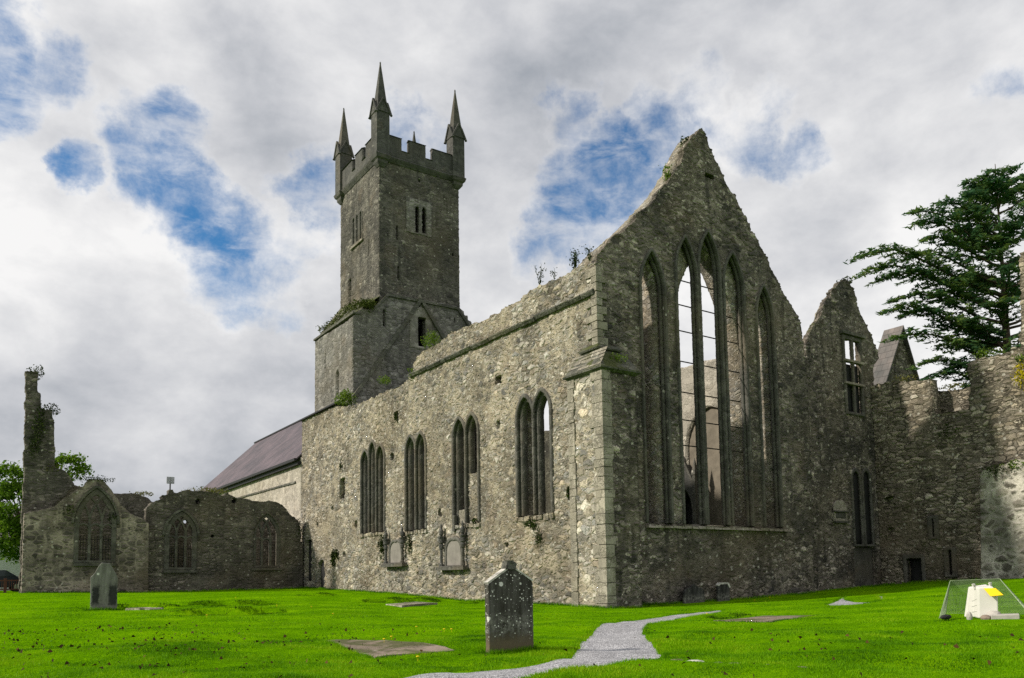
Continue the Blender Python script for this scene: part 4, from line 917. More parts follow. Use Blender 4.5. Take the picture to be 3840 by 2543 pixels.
o = dense([(-w/2, 0), (w/2, 0), (w/2+.0, hh*.72), (w*.42, hh*.83), (w*.2, hh*1.04), (-.12*w, hh*1.06), (-.22*w, hh*1.0), (-.36*w, hh*.86), (-w*.53, hh*.75), (-w*.52, hh*.7)], .1, .006, 5)
rough_prism(o, .16, 1).build('slab', 'head2', hs2, local=True)
for (px, py, hD, wD, lab, top) in ((1608, 1393, 43, 50, 'low black gravestone leaning on the foot of the lancet gable, left of the whitecapped stone', None), (1676, 1385, 40, 29, 'small gravestone with white top edge against the foot of the lancet gable', 1)):
    q = P(px, py, 1, YG-.35); z = G(q[0], YG-.35); dep = float(fw@(q-EYEP)); h = hD*S/F*dep; ww = wD*S/F*dep/.72
    g = thing('gravestone', lab, 'gravestone', (q[0], YG-.33, z-.1), radians(2))
    h += .1
    pts = [(-ww/2, 0), (ww/2, 0), (ww/2, h*.62), (ww*.38, h*.8), (ww*.2, h*.83), (0, h), (-ww*.2, h*.84), (-ww*.38, h*.8), (-ww/2, h*.62)] if top is None else [(-ww/2, 0), (ww/2, 0), (ww/2, h*.86), (ww*.36, h), (-ww*.3, h), (-ww/2, h*.88)]
    so_ = rough_prism(dense(pts, .08, .006, 2), .12).build('slab', 'head3', g, local=True)
    if top: MB().bar((-ww*.5, -.02, h*.9), (-ww*.3, -.02, h+.02), .07, .16, (0, 1, 0)).bar((-ww*.32, -.02, h+.01), (ww*.38, -.02, h+.01), .08, .16, (0, 1, 0)).bar((ww*.36, -.02, h), (ww*.52, -.02, h*.8), .1, .16, (0, 1, 0)).build('cap', 'whitestone', g, local=True)
SL = {'brown': 'large brown flat grave slab set in the lawn left of the pointed gravestone', 'right': 'thin brown flat grave slab set in the lawn right of the gravel path', 'pale': 'pale sunken grave slab in the lawn near the long side wall', 'small': 'small sunken grave slab in the lawn right of the grey gravestone at the left'}
for (nm, _, dz_), poly in zip(SLABS, slab_xy):
    c = poly.mean(0); zz = float(np.mean(gz(poly[:, 0], poly[:, 1]))) if dz_ > 0 else G(*c)
    pts = np.array(dense([tuple(p) for p in poly], .2, .02, 8)); n = len(pts)
    zt = (gz(pts[:, 0], pts[:, 1])+.012) if dz_ > 0 else np.full(n, zz+.05)
    V = [(x, y, z_-.12) for (x, y), z_ in zip(pts, zt)]+[(x, y, z_) for (x, y), z_ in zip(pts, zt)]
    Fc = [tuple(range(n, 2*n))]+[(i, (i+1) % n, n+(i+1) % n, n+i) for i in range(n)]
    o = meshobj('grave_slab', V, Fc, 'slab' if nm in ('brown', 'right') else 'quoin'); tag(o, SL[nm], 'grave slab')
# worn edging stones of a grave plot, bottom right
for i, (x0_, y0_, x1_, y1_) in enumerate(((1552, 1525, 1578, 1528), (1588, 1530, 1626, 1533), (1640, 1533, 1672, 1535), (1684, 1535.5, 1716, 1538), (1722, 1538.5, 1752, 1541), (1760, 1541, 1778, 1542.5), (1790, 1543, 1818, 1545), (1836, 1545.5, 1868, 1548))):
    a, b_ = PG(x0_, y0_), PG(x1_, y1_); d = (b_-a)/np.linalg.norm(b_-a); nn = np.array([-d[1], d[0], 0])
    q = MB(); wd_ = .05+.02*(i % 3); hi_ = .012+.012*(i % 2)
    r4 = lambda p, s=1, h=0: [p-nn*wd_*s+np.array([0, 0, -.1]), p+nn*wd_*s+np.array([0, 0, -.1]), p+nn*wd_*s*.85+np.array([0, 0, hi_+h]), p-nn*wd_*s*.85+np.array([0, 0, hi_-.004+h])]
    q.rings([r4(a, .7, -.01), r4(a+(b_-a)*.15), r4(a+(b_-a)*.5, 1.2, .006), r4(a+(b_-a)*.85, .95), r4(b_, .65, -.012)])
    o = q.build('edging_stone', 'whitestone' if i in (1, 4, 6) else 'slab')
    tag(o, 'pale worn edging stone sunk in the grass right of the path' if i in (1, 4, 6) else 'brown worn edging stone sunk in the grass right of the path', 'edging stone', 'edging stones of a buried grave plot')

# ================================================================== white box under a wire cage
mp = PG(2268, 1436); mz = G(mp[0], mp[1])
white = plain('white plastic', (.58, .565, .53), .45, .08, 3, .1); M['white'] = white
M['yellow'] = plain('yellow plate', (.85, .55, .005), .5, .06, 4, .05)
M['wire'] = plain('green wire', (.26, .33, .2), .6, .3, 6, .05)
RZ = radians(-64)
fl = thing('plastic_box', 'white plastic box with yellow flap standing tilted on the grass inside the wire cage', 'box', (mp[0], mp[1], mz-.02), RZ)
dm = float(fw@(mp-EYEP)); px = S/F*dm     # metres per survey pixel there
def bev(o, w=.02, s=2):
    m = o.modifiers.new('Bevel', 'BEVEL'); m.width = w; m.segments = s; return o
k = .2232/S*px     # metres per pixel of the close-up
def L2(x, z): return ((x-1060)*k, (1010-z)*k)
body = MB(); d0, d1 = -.16, .18
A = [L2(1030, 1000), L2(1320, 960), L2(1335, 640), L2(1275, 470), L2(1050, 480)]
B_ = [L2(870, 985), L2(1200, 940), L2(1230, 600), L2(1200, 450), L2(925, 480)]
body.rings([[(x, d0, z) for x, z in A], [(x, d0+.16, z) for x, z in [(A[i][0]*.6+B_[i][0]*.4, A[i][1]*.6+B_[i][1]*.4+.01) for i in range(5)]], [(x, d1, z) for x, z in B_]])
bev(body.build('housing', 'white', fl, local=True), .03)
rim = MB(); B2 = [L2(810, 995), L2(1150, 950), L2(1190, 600), L2(1170, 432), L2(905, 478)]
rim.rings([[(x, d1+.01, z) for x, z in B_], [(x, d1+.09, z) for x, z in B2]])
bev(rim.build('rim', 'white', fl, local=True), .02)
for x_, z_ in ((980, 462), (1222, 442)):
    c = L2(x_, z_); MB().tube([(c[0], -.06, c[1]-.04), (c[0], -.06, c[1]+.035), (c[0]+.02, 0, c[1]+.035), (c[0]+.02, .06, c[1]-.04)], .028, 6).build('handle', 'white', fl, local=True)
rb = MB()
for i in range(3):
    a = L2(905, 870-i*95); b_ = L2(1025, 880-i*105); rb.bar((a[0], .02, a[1]), (b_[0], -.12, b_[1]), .006, .006, (0, -1, 0))
rb.build('rib', 'white', fl, local=True)
c4 = [L2(1130, 500), L2(1300, 498), L2(1405, 610), L2(1222, 632)]
yp = MB().rings([[(x, -.20-.06*(i > 1), z) for i, (x, z) in enumerate(c4)], [(x, -.215-.06*(i > 1), z+.006) for i, (x, z) in enumerate(c4)]]); yp.build('flap', 'yellow', fl, local=True)
for j, (x0_, x1_, z0_, z1_, mat_, lab) in enumerate(((1210, 1610, 955, 1050, 'concrete', 'flat grey concrete block lying before the white plastic box'),)):
    a, b_ = L2(x0_, z1_), L2(x1_, z0_)
    g = thing('concrete_block', lab, 'block', (mp[0], mp[1], mz-.03), RZ)
    bev(MB().rings([[(a[0], -.42, 0), (b_[0], -.30, .02), (b_[0], -.05, .02), (a[0], -.17, 0)], [(a[0], -.42, .11), (b_[0], -.30, .13), (b_[0], -.05, .14), (a[0], -.17, .12)]]).build('block', mat_, g, local=True), .015)
def rock(name, c, r, mat, label, seed, parent=None, sq=(1, 1, .7)):
    bm = bmesh.new(); bmesh.ops.create_icosphere(bm, subdivisions=2, radius=1)
    rr = random.Random(seed); dirs = [Vector((rr.gauss(0, 1), rr.gauss(0, 1), rr.gauss(0, 1))).normalized() for _ in range(9)]
    for v in bm.verts:
        n = v.co.normalized(); s = 1+sum(.10*max(0, n.dot(d))**3 for d in dirs)-.12
        v.co = Vector((n.x*s*r*sq[0], n.y*s*r*sq[1], n.z*s*r*sq[2]))
    me = bpy.data.meshes.new(name); bm.to_mesh(me); bm.free(); me.materials.append(M[mat]); o = bpy.data.objects.new(name, me); col.objects.link(o); o.location = c; o.rotation_euler = (0, 0, rr.uniform(0, 6)); tag(o, label, 'stone'); return o
def inL(x, z, d): u_, w_ = L2(x, z); return (mp[0]+u_*cos(RZ)-d*sin(RZ), mp[1]+u_*sin(RZ)+d*cos(RZ), mz+max(w_, .02))
rock('stone', inL(900, 985, -.28), .1, 'concrete', 'brown stone at the foot of the white plastic box', 1, sq=(.7, .7, 1.1))
rock('stone', inL(1130, 1010, -.32), .11, 'slab', 'dark stone between white plastic box and concrete block', 2)
rock('stone', inL(1240, 950, -.1), .16, 'concrete', 'pale rounded stone behind the concrete block', 3)
rock('stone', inL(560, 985, -.3), .12, 'dark', 'blackish clod at the left corner of the wire cage', 4, sq=(1.4, .7, .5))
cg_ = thing('wire_cage', 'tent-shaped green wire mesh cage over the white plastic box', 'cage', (mp[0], mp[1], mz), RZ)
TL, TR = L2(640, 385), L2(1380, 345); BLf, BRf = L2(455, 990), L2(1800, 1000)
zt = max(TL[1], .5)
cor = dict(TL=(TL[0], .35, zt), TR=(TR[0], .35, zt+.03), FL=(BLf[0], -.4, .0), FR=(BRf[0], -.4, 0), RL=(BLf[0]+.1, .95, .05), RR=(BRf[0]+.05, .95, .05))
def net(a, b_, c, d, parent, na, nb, nm='mesh_panel'):   # quad a-b / d-c filled with wires
    q = MB(); a, b_, c, d = [np.array(v, float) for v in (a, b_, c, d)]
    for i in range(na+1): t = i/na; q.tube([a+(b_-a)*t, d+(c-d)*t], .0036, 4, False)
    for i in range(nb+1): t = i/nb; q.tube([a+(d-a)*t, b_+(c-b_)*t], .0036, 4, False)
    for p, r_ in ((a, b_), (b_, c), (c, d), (d, a)): q.tube([p, r_], .005, 5, False)
    q.build(nm, 'wire', parent, local=True)
C_ = cor
net(C_['TL'], C_['TR'], C_['RR'], C_['RL'], cg_, 48, 30)
net(C_['TL'], C_['TL'], C_['RL'], C_['FL'], cg_, 18, 26); net(C_['TR'], C_['TR'], C_['RR'], C_['FR'], cg_, 12, 14)
MB().tube([C_['TL'], C_['FL']], .007, 6).build('stake', 'wire', cg_, local=True); MB().tube([C_['TR'], C_['FR']], .007, 6).build('stake', 'galv' if 'galv' in M else 'wire', cg_, local=True)

# ================================================================== things beyond the ruins
hq = P(2080, 865, 1, 31)
sh = thing('slate_house', 'grey stone gable with slate roof beyond the wing wall', 'house', (hq[0], 31, .8))
g3 = plx([(2042, 900), (2064, 830), (2084, 763), (2104, 815), (2122, 865), (2128, 900)], 1, 31)
xa, xb = g3[0][0], g3[-1][0]; ap_ = g3[2]
wall('wall', [[(xa, .8), (xb, .8)]+g3[::-1]], [], 1, 31, .5, .15, 'gable', sh)
ez = min(g3[0][1], g3[-1][1])
ra = MB(); y0_, y1_ = 30.8, 32.3
for (x_, z_) in ((xa-.2, ez-.2), (xb+.2, ez-.2)):
    ra.rings([[(x_, y0_, z_), (ap_[0], y0_, ap_[1]+.1), (ap_[0], y0_, ap_[1]+.3), (x_, y0_, z_+.2)], [(x_, y1_, z_), (ap_[0], y1_, ap_[1]+.1), (ap_[0], y1_, ap_[1]+.3), (x_, y1_, z_+.2)]])
ra.build('roof', 'slate2', sh)
wh = P(25, 1345, 1, 74)
wz = G(wh[0], 74)
wu = thing('white_house', 'white rendered house glimpsed under the tree at far left', 'house', (wh[0], 74, wz))
M['render'] = plain('white render', (.62, .64, .66), .9, .08, 2, .1)
q = plx([(-90, 1345), (62, 1345), (20, 1258)], 1, 74)
wall('wall', [rect(q[0][0]-6, q[1][0], wz-.5, q[2][1]+.5)], [rect(q[0][0]-3, q[0][0]-1.6, wz+1, wz+2.4)], 1, 74, .4, .5, 'render', wu)
MB().rings([[(q[0][0]-6.3, 73.7, q[2][1]+.5), (q[0][0]-6.3, 78, q[2][1]+3.2), (q[0][0]-6.3, 82.3, q[2][1]+.5)], [(q[1][0]+.2, 73.7, q[2][1]+.5), (q[1][0]+.2, 78, q[2][1]+3.2), (q[1][0]+.2, 82.3, q[2][1]+.5)]]).build('roof', 'slate2', wu)
M['brownwood'] = plain('brown paint', (.10, .04, .028), .7, .3, 6, .2)
fa, fb_ = P(-60, 1370, 1, 60), P(54, 1370, 1, 60)
fz = G(fa[0], 60); rh = float(P(20, 1341, 1, 60)[2])-fz
rfn = thing('railing', 'brown wooden railing beside the chapel corner at far left', 'railing', (fb_[0], 60, fz))
for x_ in (fa[0]-3, (fa[0]+fb_[0])/2-.4, P(12, 1350, 1, 60)[0], fb_[0]-.1): MB().box((x_-.08, 59.93, fz-.3), (x_+.08, 60.07, fz+rh+.1)).build('post', 'brownwood', rfn)
MB().box((fa[0]-3, 59.95, fz+rh-.08), (fb_[0], 60.05, fz+rh)).box((fa[0]-3, 59.95, fz+.15), (fb_[0], 60.05, fz+.22)).build('rail', 'brownwood', rfn)
q = MB(); x_ = fa[0]-3
while x_ < fb_[0]-.1: q.box((x_, 59.97, fz+.22), (x_+.035, 60.03, fz+rh-.08)); x_ += .13
q.build('baluster', 'brownwood', rfn)
cp_ = P(6, 1362, 1, 64); cz0 = G(cp_[0], 64)
car = thing('parked_car', 'dark parked car mostly hidden behind the brown railing', 'car', (cp_[0]-.6, 64, cz0), radians(3))
prof = [(-2.1, .3), (-2.15, .7), (-1.9, .92), (-1.2, 1.0), (-.6, 1.42), (.7, 1.45), (1.35, 1.02), (2.0, .85), (2.15, .55), (2.1, .3)]
M['carpaint'] = plain('dark car paint', (.02, .025, .035), .25, .1, 2, 0); M['glass'] = plain('car glass', (.03, .04, .05), .08, .1, 2, 0); M['rubber'] = plain('rubber', (.02, .02, .02), .8, .1, 8, .1); M['chrome'] = plain('wheel rim', (.5, .5, .52), .3, .05, 4, 0, .8)
bev(MB().rings([[(x, y, z) for x, z in prof] for y in (-.85, .85)]).build('body', 'carpaint', car, local=True), .06)
MB().rings([[(x, y, z) for x, z in [(-1.1, 1.03), (-.58, 1.37), (.66, 1.40), (1.2, 1.05)]] for y in (-.87, .87)]).build('window', 'glass', car, local=True)
for x in (-1.35, 1.35):
    for y in (-.86, .66):
        wv_ = MB().rings([[(x+.33*cos(a), y+e, .33+.33*sin(a)) for a in np.linspace(0, 2*pi, 19)[:-1]] for e in (0, .2)]).build('wheel', 'rubber', car, local=True)
        MB().rings([[(x+.2*cos(a), y+e, .33+.2*sin(a)) for a in np.linspace(0, 2*pi, 13)[:-1]] for e in (-.012, .05)]).build('rim', 'chrome', wv_, local=True)
aq_ = P(393, 1145, 1, 63); 
an = thing('antenna', 'small square grid antenna on a thin pole above the ruined transept wall', 'antenna', (aq_[0], 63, aq_[2]-1.0))
at = P(393, 1104, 1, 63)
MB().tube([(aq_[0], 63, aq_[2]-7), (aq_[0], 63, at[2])], .05, 6).build('pole', 'iron', an)
q = MB(); hw = 8.0*S/F*float(fw@(at-EYEP)); zc = float(P(393, 1111, 1, 63)[2])
for i in range(11):
    s = -hw+2*hw*i/10; q.tube([(aq_[0]+s, 62.93, zc-hw*.95), (aq_[0]+s, 62.93, zc+hw*.95)], .018, 4); q.tube([(aq_[0]-hw, 62.93, zc+s*.95), (aq_[0]+hw, 62.93, zc+s*.95)], .018, 4)
M['galv'] = plain('galvanised', (.4, .42, .44), .5, .1, 4, 0); q.build('grid_panel', 'galv', an)
M['mossy'] = M['drip']
bx = MB().box((aq_[0]-.35, 62.6, aq_[2]-9), (aq_[0]+.35, 63.4, aq_[2]-.1)); bx.build('base', 'transept', an)

# ================================================================== leaves
def cards(C, size, asp=.5, flat=0., nrm=None, rs=rng):
    n = len(C); d = rs.normal(size=(n, 3)); d[:, 2] *= (1-flat); d /= np.linalg.norm(d, axis=1)[:, None]
    e = rs.normal(size=(n, 3)); e[:, 2] *= (1-flat)
    if nrm is not None: d = d*.6+nrm; d /= np.linalg.norm(d, axis=1)[:, None]
    e -= (e*d).sum(1)[:, None]*d; e /= np.linalg.norm(e, axis=1)[:, None]+1e-9
    s = (size*rs.uniform(.6, 1.4, n))[:, None] if np.isscalar(size) else size[:, None]
    a = d*s; b_ = e*s*asp
    V = np.stack([C-a*.5, C+b_*.5, C+a*.5, C-b_*.5], 1).reshape(-1, 3)
    return V, np.arange(4*n).reshape(n, 4)
M['leaf'] = leafmat('broad leaves', [(.04, .085, .006), (.09, .18, .012), (.15, .25, .02)], .45)
M['cedar'] = leafmat('cedar needles', [(.028, .075, .045), (.055, .13, .055), (.10, .17, .045), (.18, .24, .045)], .45)
M['weed'] = leafmat('wall weeds', [(.06, .10, .012), (.11, .18, .02), (.17, .24, .03)], .4)
M['ivy'] = leafmat('dark ivy', [(.012, .022, .006), (.03, .05, .01), (.06, .085, .015)], .3)
M['yellowleaf'] = leafmat('yellow leaves', [(.25, .24, .02), (.55, .45, .01), (.12, .15, .02)], .4)
M['drygrass'] = leafmat('dry grass', [(.10, .11, .03), (.16, .15, .05), (.08, .11, .02)], .3)

# cedar at the right
tq = P(2345, 1000, 0, 51.5); tx, ty = 51.5, float(tq[1]); dt = float(fw@(np.array([tx, ty, 10])-EYEP)); mpp = S/F*dt
ce = thing('cedar_tree', 'large dark cedar with layered drooping branches rising behind the right wing wall', 'tree', (tx, ty, .8))
rightv = np.array([cos(YAW), -sin(YAW), 0]); H = float(P(2300, 380, 0, tx)[2])
tr = MB(); tr.tube([(tx, ty, .5), (tx-.1, ty, 6), (tx+.1, ty+.1, 11), (tx-.1, ty, 16), (tx, ty, 20), (tx, ty, H)], [.5, .4, .3, .2, .1, .02], 10)
LC = []; r = random.Random(12)
limbs = []
def pix_tip(x, y): # a limb end, at the trunk's own distance
    p = P(x, y, 0, tx); u_ = (x-2345)*mpp; base = np.array([tx, ty, 0])+rightv*u_; ray_ = ray(x, y); t_ = dt/float(ray_@fw); return EYEP+ray_*t_
for x, y, zb in ((1975, 602, -1.6), (1990, 640, -1.2), (2020, 655, -.9), (2038, 728, -1.5), (2060, 790, -1.), (2106, 494, -2.2), (2112, 520, -1.8), (2175, 470, -1.6), (2205, 500, -1), (2270, 410, -1.3), (2300, 398, -1.0), (2080, 735, -1), (2120, 850, -.5), (2140, 880, -.3), (2095, 600, -1.), (2060, 700, -.8), (2130, 560, -1.), (2150, 690, -.5), (2240, 450, -1), (2340, 390, -1.), (2190, 860, 0), (2330, 430, -1)):
    tip = pix_tip(x, y); L = np.linalg.norm(tip[:2]-np.array([tx, ty])); limbs.append((tip, tip[2]+zb*.8-.08*L))
for i in range(120):
    z = r.uniform(4.5, H-1.2); t_ = (z-4)/(H-4); Lm = 7.8*(1-t_)**.6*r.uniform(.55, 1)+1.2; a = r.uniform(0, 2*pi)
    side = cos(a)*rightv[0]+sin(a)*rightv[1]
    if side < -.2: Lm *= .62
    limbs.append((np.array([tx+Lm*cos(a), ty+Lm*sin(a), z+r.uniform(.2, 1.2)+.06*Lm]), z))
for tip, zb in limbs:
    b0 = np.array([tx, ty, zb]); L = np.linalg.norm(tip-b0); d = (tip-b0)/L; N = 9
    pts = [b0+(tip-b0)*t_+np.array([0, 0, .10*L*sin(pi*t_)-.05*L*sin(2*pi*t_)])+np.array([r.uniform(-.06, .06) for _ in range(3)])*L*.12 for t_ in np.linspace(0, 1, N)]; pts[0] = b0; pts[-1] = tip
    tr.tube(pts, list(np.linspace(.03+.012*L, .012, N)), 5, False)
    perp = np.cross(d, (0, 0, 1)); perp /= np.linalg.norm(perp)
    m = int(5+L*2.6)
    for j in range(m):
        t_ = .22+.78*(j+r.random())/m; k_ = t_*(N-1); i0 = min(int(k_), N-2); c = pts[i0]+(pts[i0+1]-pts[i0])*(k_-i0)
        sg = 1 if j % 2 else -1; tl_ = (.45+.26*L*(1.02-t_))*r.uniform(.6, 1.2)
        dirn = perp*sg*r.uniform(.5, 1)+d*r.uniform(.5, 1.0)+np.array([0, 0, r.uniform(-.12, .12)]); dirn /= np.linalg.norm(dirn)
        nn_ = int(12+tl_*26); ts = rng.uniform(.0, 1, nn_)
        C = c+dirn*(ts*tl_)[:, None]+rng.normal(size=(nn_, 3))*np.array([.16, .16, .055])*(1.1-.5*ts)[:, None]+np.array([0, 0, -.10])*(ts**2)[:, None]
        LC.append(C)
LC = np.concatenate(LC)
V, Fc = cards(LC, .36, .26, .7); crown = meshobj('crown', V, Fc, 'cedar', ce)
tr.build('trunk', 'bark', ce)
# broad-leaved tree behind the chapel stack
lx, ly, _ = [float(v) for v in P(70, 1180, 1, 68)]; lz = G(lx, ly); dl = float(fw@(np.array([lx, ly, 6])-EYEP)); mpl = S/F*dl
lt = thing('leafy_tree', 'bright green broad-leaved tree behind the broken stack at far left', 'tree', (lx, ly, lz))
tr = MB(); tr.tube([(lx, ly, lz-.2), (lx+.1, ly, lz+1.8), (lx, ly, lz+3.5), (lx, ly, lz+6)], [.3, .24, .2, .08], 8); C = []; r = random.Random(5)
zc0 = float(P(70, 1190, 1, 68)[2])
for i in range(64):
    u_ = np.array([r.gauss(0, 1) for _ in range(3)]); u_ /= np.linalg.norm(u_); rad = r.uniform(.35, 1)**.5
    c = np.array([lx, ly, zc0])+u_*np.array([140*mpl, 3.6, 112*mpl])*rad*.88
    if i < 9: c = np.array(P([120, 150, 175, 190, 160, 140, -5, 20, 40][i], [1070, 1062, 1064, 1085, 1095, 1110, 1090, 1085, 1095][i], 1, 68-.5*(i % 3)))
    if c[2] < lz+1.9: c[2] = lz+1.9+r.random()*.6
    tr.tube([(lx, ly, lz+2+r.random()*2), (np.array([lx, ly, zc0-1])+c)/2, c], [.06, .045, .012], 5, False)
    n = 300; s = r.uniform(.5, .95); C.append(c+rng.normal(size=(n, 3))*np.array([s, s, s*.62])*.55)
V, Fc = cards(np.concatenate(C), .2, .75, .2); meshobj('crown', V, Fc, 'leaf', lt); tr.build('trunk', 'bark', lt)

# ================================================================== plants rooted in the masonry
def plant(name, loc, kind, w, h, label, cat, mat='weed', n=120, group=None, seed=0, size=.12, hang=0):
    rs = np.random.default_rng(seed+int(abs(loc[0]*7+loc[1]*13+loc[2]*5)))
    L = np.array(loc, float)
    if kind == 'tuft':       # arching blades from a common root
        Vs = []; Fs = []
        for i in range(n):
            a = rs.uniform(0, 2*pi); ro = rs.normal(size=2)*w*.28; hh_ = h*rs.uniform(.5, 1.1); le = rs.uniform(.1, .6)*hh_; wd_ = rs.uniform(.012, .03)*(1+h)
            p0 = np.array([ro[0], ro[1], -.03]); dv = np.array([cos(a), sin(a), 0]); sd_ = np.array([-sin(a), cos(a), 0])
            p1 = p0+dv*le*.35+np.array([0, 0, hh_*.6]); p2 = p0+dv*le+np.array([0, 0, hh_])
            k_ = len(Vs); Vs += [p0-sd_*wd_, p0+sd_*wd_, p1+sd_*wd_*.8, p1-sd_*wd_*.8, p2]; Fs += [(k_, k_+1, k_+2, k_+3), (k_+3, k_+2, k_+4)]
        o = meshobj(name, Vs, Fs, mat); o.location = L
    elif kind == 'bush':
        C = rs.normal(size=(n, 3)); C /= np.linalg.norm(C, axis=1)[:, None]; C *= (rs.uniform(0, 1, n)**.45)[:, None]; C *= 1+.25*np.sin(C[:, :1]*5+seed)*np.cos(C[:, 1:2]*4); C = C*np.array([w*.46, w*.46, h*.48])+np.array([0, 0, h*.36-hang*h]); V, Fc = cards(C, size, .6, .1, rs=rs)
        o = meshobj(name, V, Fc, mat); o.location = L
    else:                    # stems with sparse leaves
        m = MB(); C = []
        for i in range(max(2, n//14)):
            a = rs.uniform(0, 2*pi); ln = rs.uniform(.1, .5)*w; q = [np.array([0, 0, -.03]), np.array([cos(a)*ln*.4, sin(a)*ln*.4, h*.5]), np.array([cos(a)*ln, sin(a)*ln, h*rs.uniform(.7, 1.1)])]
            m.tube(q, [.018, .012, .006], 4, False)
            t_ = rs.uniform(.25, 1, 14)[:, None]; C.append(q[0]*(1-t_)**2+2*q[1]*t_*(1-t_)+q[2]*t_**2+rs.normal(size=(14, 3))*.07)
        V, Fc = cards(np.concatenate(C), size, .5, .1, rs=rs)
        for f_ in Fc: m.add(V[f_], [(0, 1, 2, 3)])
        o = m.build(name, mat); o.location = L
    tag(o, label, cat, group); return o
Z3 = lambda p: tuple(float(v) for v in p)
M['ledgeweed'] = leafmat('ledge weeds', [(.03, .042, .01), (.06, .082, .014), (.10, .12, .022)], .25)
plant('fern_bush', Z3(P(800, 938, 0, XS+.3)), 'bush', 1.6, 1.3, 'round green bush rooted on the wall top at the foot of the tower', 'bush', 'weed', 900, seed=1, size=.14)
for i, (x, y, w, h) in enumerate(((760, 752, 1.1, .9), (778, 742, 1.2, 1.1), (797, 728, 1.2, 1.2), (815, 712, 1.2, 1.3), (833, 700, 1.1, 1.2), (850, 692, .9, .9))):
    q = P(x, y+6, 0, XL+.9)
    plant('grass_tuft', Z3(q+np.array([0, 0, -.35])), 'bush', w*1.7, h*.7, 'grassy tuft on the mossy ledge left of the tower shaft', 'grass tuft', 'ledgeweed', 420, 'grass tufts on the tower ledge', i, size=.15)
plant('weed', Z3(P(998, 800, 0, XS+.2)), 'bush', 1.0, 1.1, 'leafy green weed on the broken end of the parapet below the tower doorway', 'weed', 'weed', 320, seed=3, size=.12)
plant('weed', Z3(P(983, 806, 0, XS+.2)), 'stem', .6, .8, 'thin sprig beside the leafy weed at the parapet end', 'weed', 'weed', 60, seed=4)
plant('weed', Z3(P(955, 876, 0, XS+.1)), 'bush', .7, .8, 'small weed where the string course stops', 'weed', 'weed', 140, seed=5)
plant('weed', Z3(P(890, 888, 0, XS+.2)), 'bush', .9, .6, 'low weed on the wall top between the round bush and the parapet', 'weed', 'weed', 160, seed=6)
plant('weed', Z3(P(1330, 625, 0, XS+.2)), 'stem', .8, .85, 'tallest thin-stemmed weed on the parapet near the gable', 'weed', 'ivy', 150, seed=7, size=.11)
plant('weed', Z3(P(1365, 608, 0, XS+.2)), 'stem', .6, .7, 'slender weed on the parapet right beside the gable corner', 'weed', 'ivy', 70, seed=8, size=.1)
plant('weed', Z3(P(1248, 660, 0, XS+.2)), 'stem', .7, .9, 'spindly weed low on the parapet, farthest from the gable', 'weed', 'ivy', 80, seed=9, size=.1)
plant('weed', Z3(P(1282, 645, 0, XS+.2)), 'stem', .5, .5, 'short sprig between the two tall weeds of the parapet', 'weed', 'ivy', 50, seed=10, size=.09)
plant('weed', Z3(P(1586, 345, 1, YG+.4)), 'bush', .6, .7, 'dark weed near the tip of the lancet gable', 'weed', 'ivy', 160, seed=11, size=.12)
plant('weed', Z3(P(1541, 424, 1, YG+.4)), 'stem', .6, .8, 'sprouting weed on the left slope of the lancet gable', 'weed', 'weed', 110, seed=12, size=.13)
plant('weed', Z3(P(1955, 660, 1, YR+.3)), 'bush', .9, .55, 'weeds crowning the small dormer gable', 'weed', 'ivy', 260, seed=13, size=.12)
for i, (x, y, w, h, n) in enumerate(((770, 1290, .8, 1.3, 420), (778, 1282, .5, .8, 160))):
    plant('ivy', Z3(P(x, y, 0, XS-.06)), 'bush', w*.55, h, ['dark ivy clump hanging above the small pointed doorway', 'small ivy wisp right of the doorway ivy'][i], 'ivy', 'ivy', n, seed=20+i, hang=.4)
for i, (x, y, w, h, n, l) in enumerate(((883, 1268, .7, 1.7, 420, 'hanging ivy left of the smaller wall memorial'), (947, 1262, .5, 1.3, 220, 'hanging ivy right of the smaller wall memorial'), (1230, 1212, 1.6, .5, 260, 'weeds trailing from the sill of the window nearest the gable'), (1245, 1245, .7, .8, 130, 'sparse weeds on the wall under the window nearest the gable'),
        (1097, 1205, .9, .3, 120, 'weeds on the sill of the third side window'), (787, 1080, .35, .9, 110, 'ivy above the square slot at the left end of the long wall'), (915, 968, .5, .6, 110, 'moss tuft high on the long wall above the first two windows'), (1314, 1142, .25, .5, 60, 'weed in the putlog hole beside the buttress'),
        (875, 1262, .4, .5, 70, 'moss patch under the sill of the leftmost triple window'))):
    plant('ivy' if 'ivy' in l else 'weed', Z3(P(x, y, 0, XS-.05)), 'bush', w*.5, h, l, 'ivy' if 'ivy' in l else 'weed', 'ivy', n, seed=30+i, size=.1, hang=.3)
plant('weed', Z3(P(1425, 838, 1, YB+.2)), 'bush', 1.0, .45, 'green moss and weeds on the buttress cap facing the gable', 'weed', 'weed', 260, seed=41, size=.08)
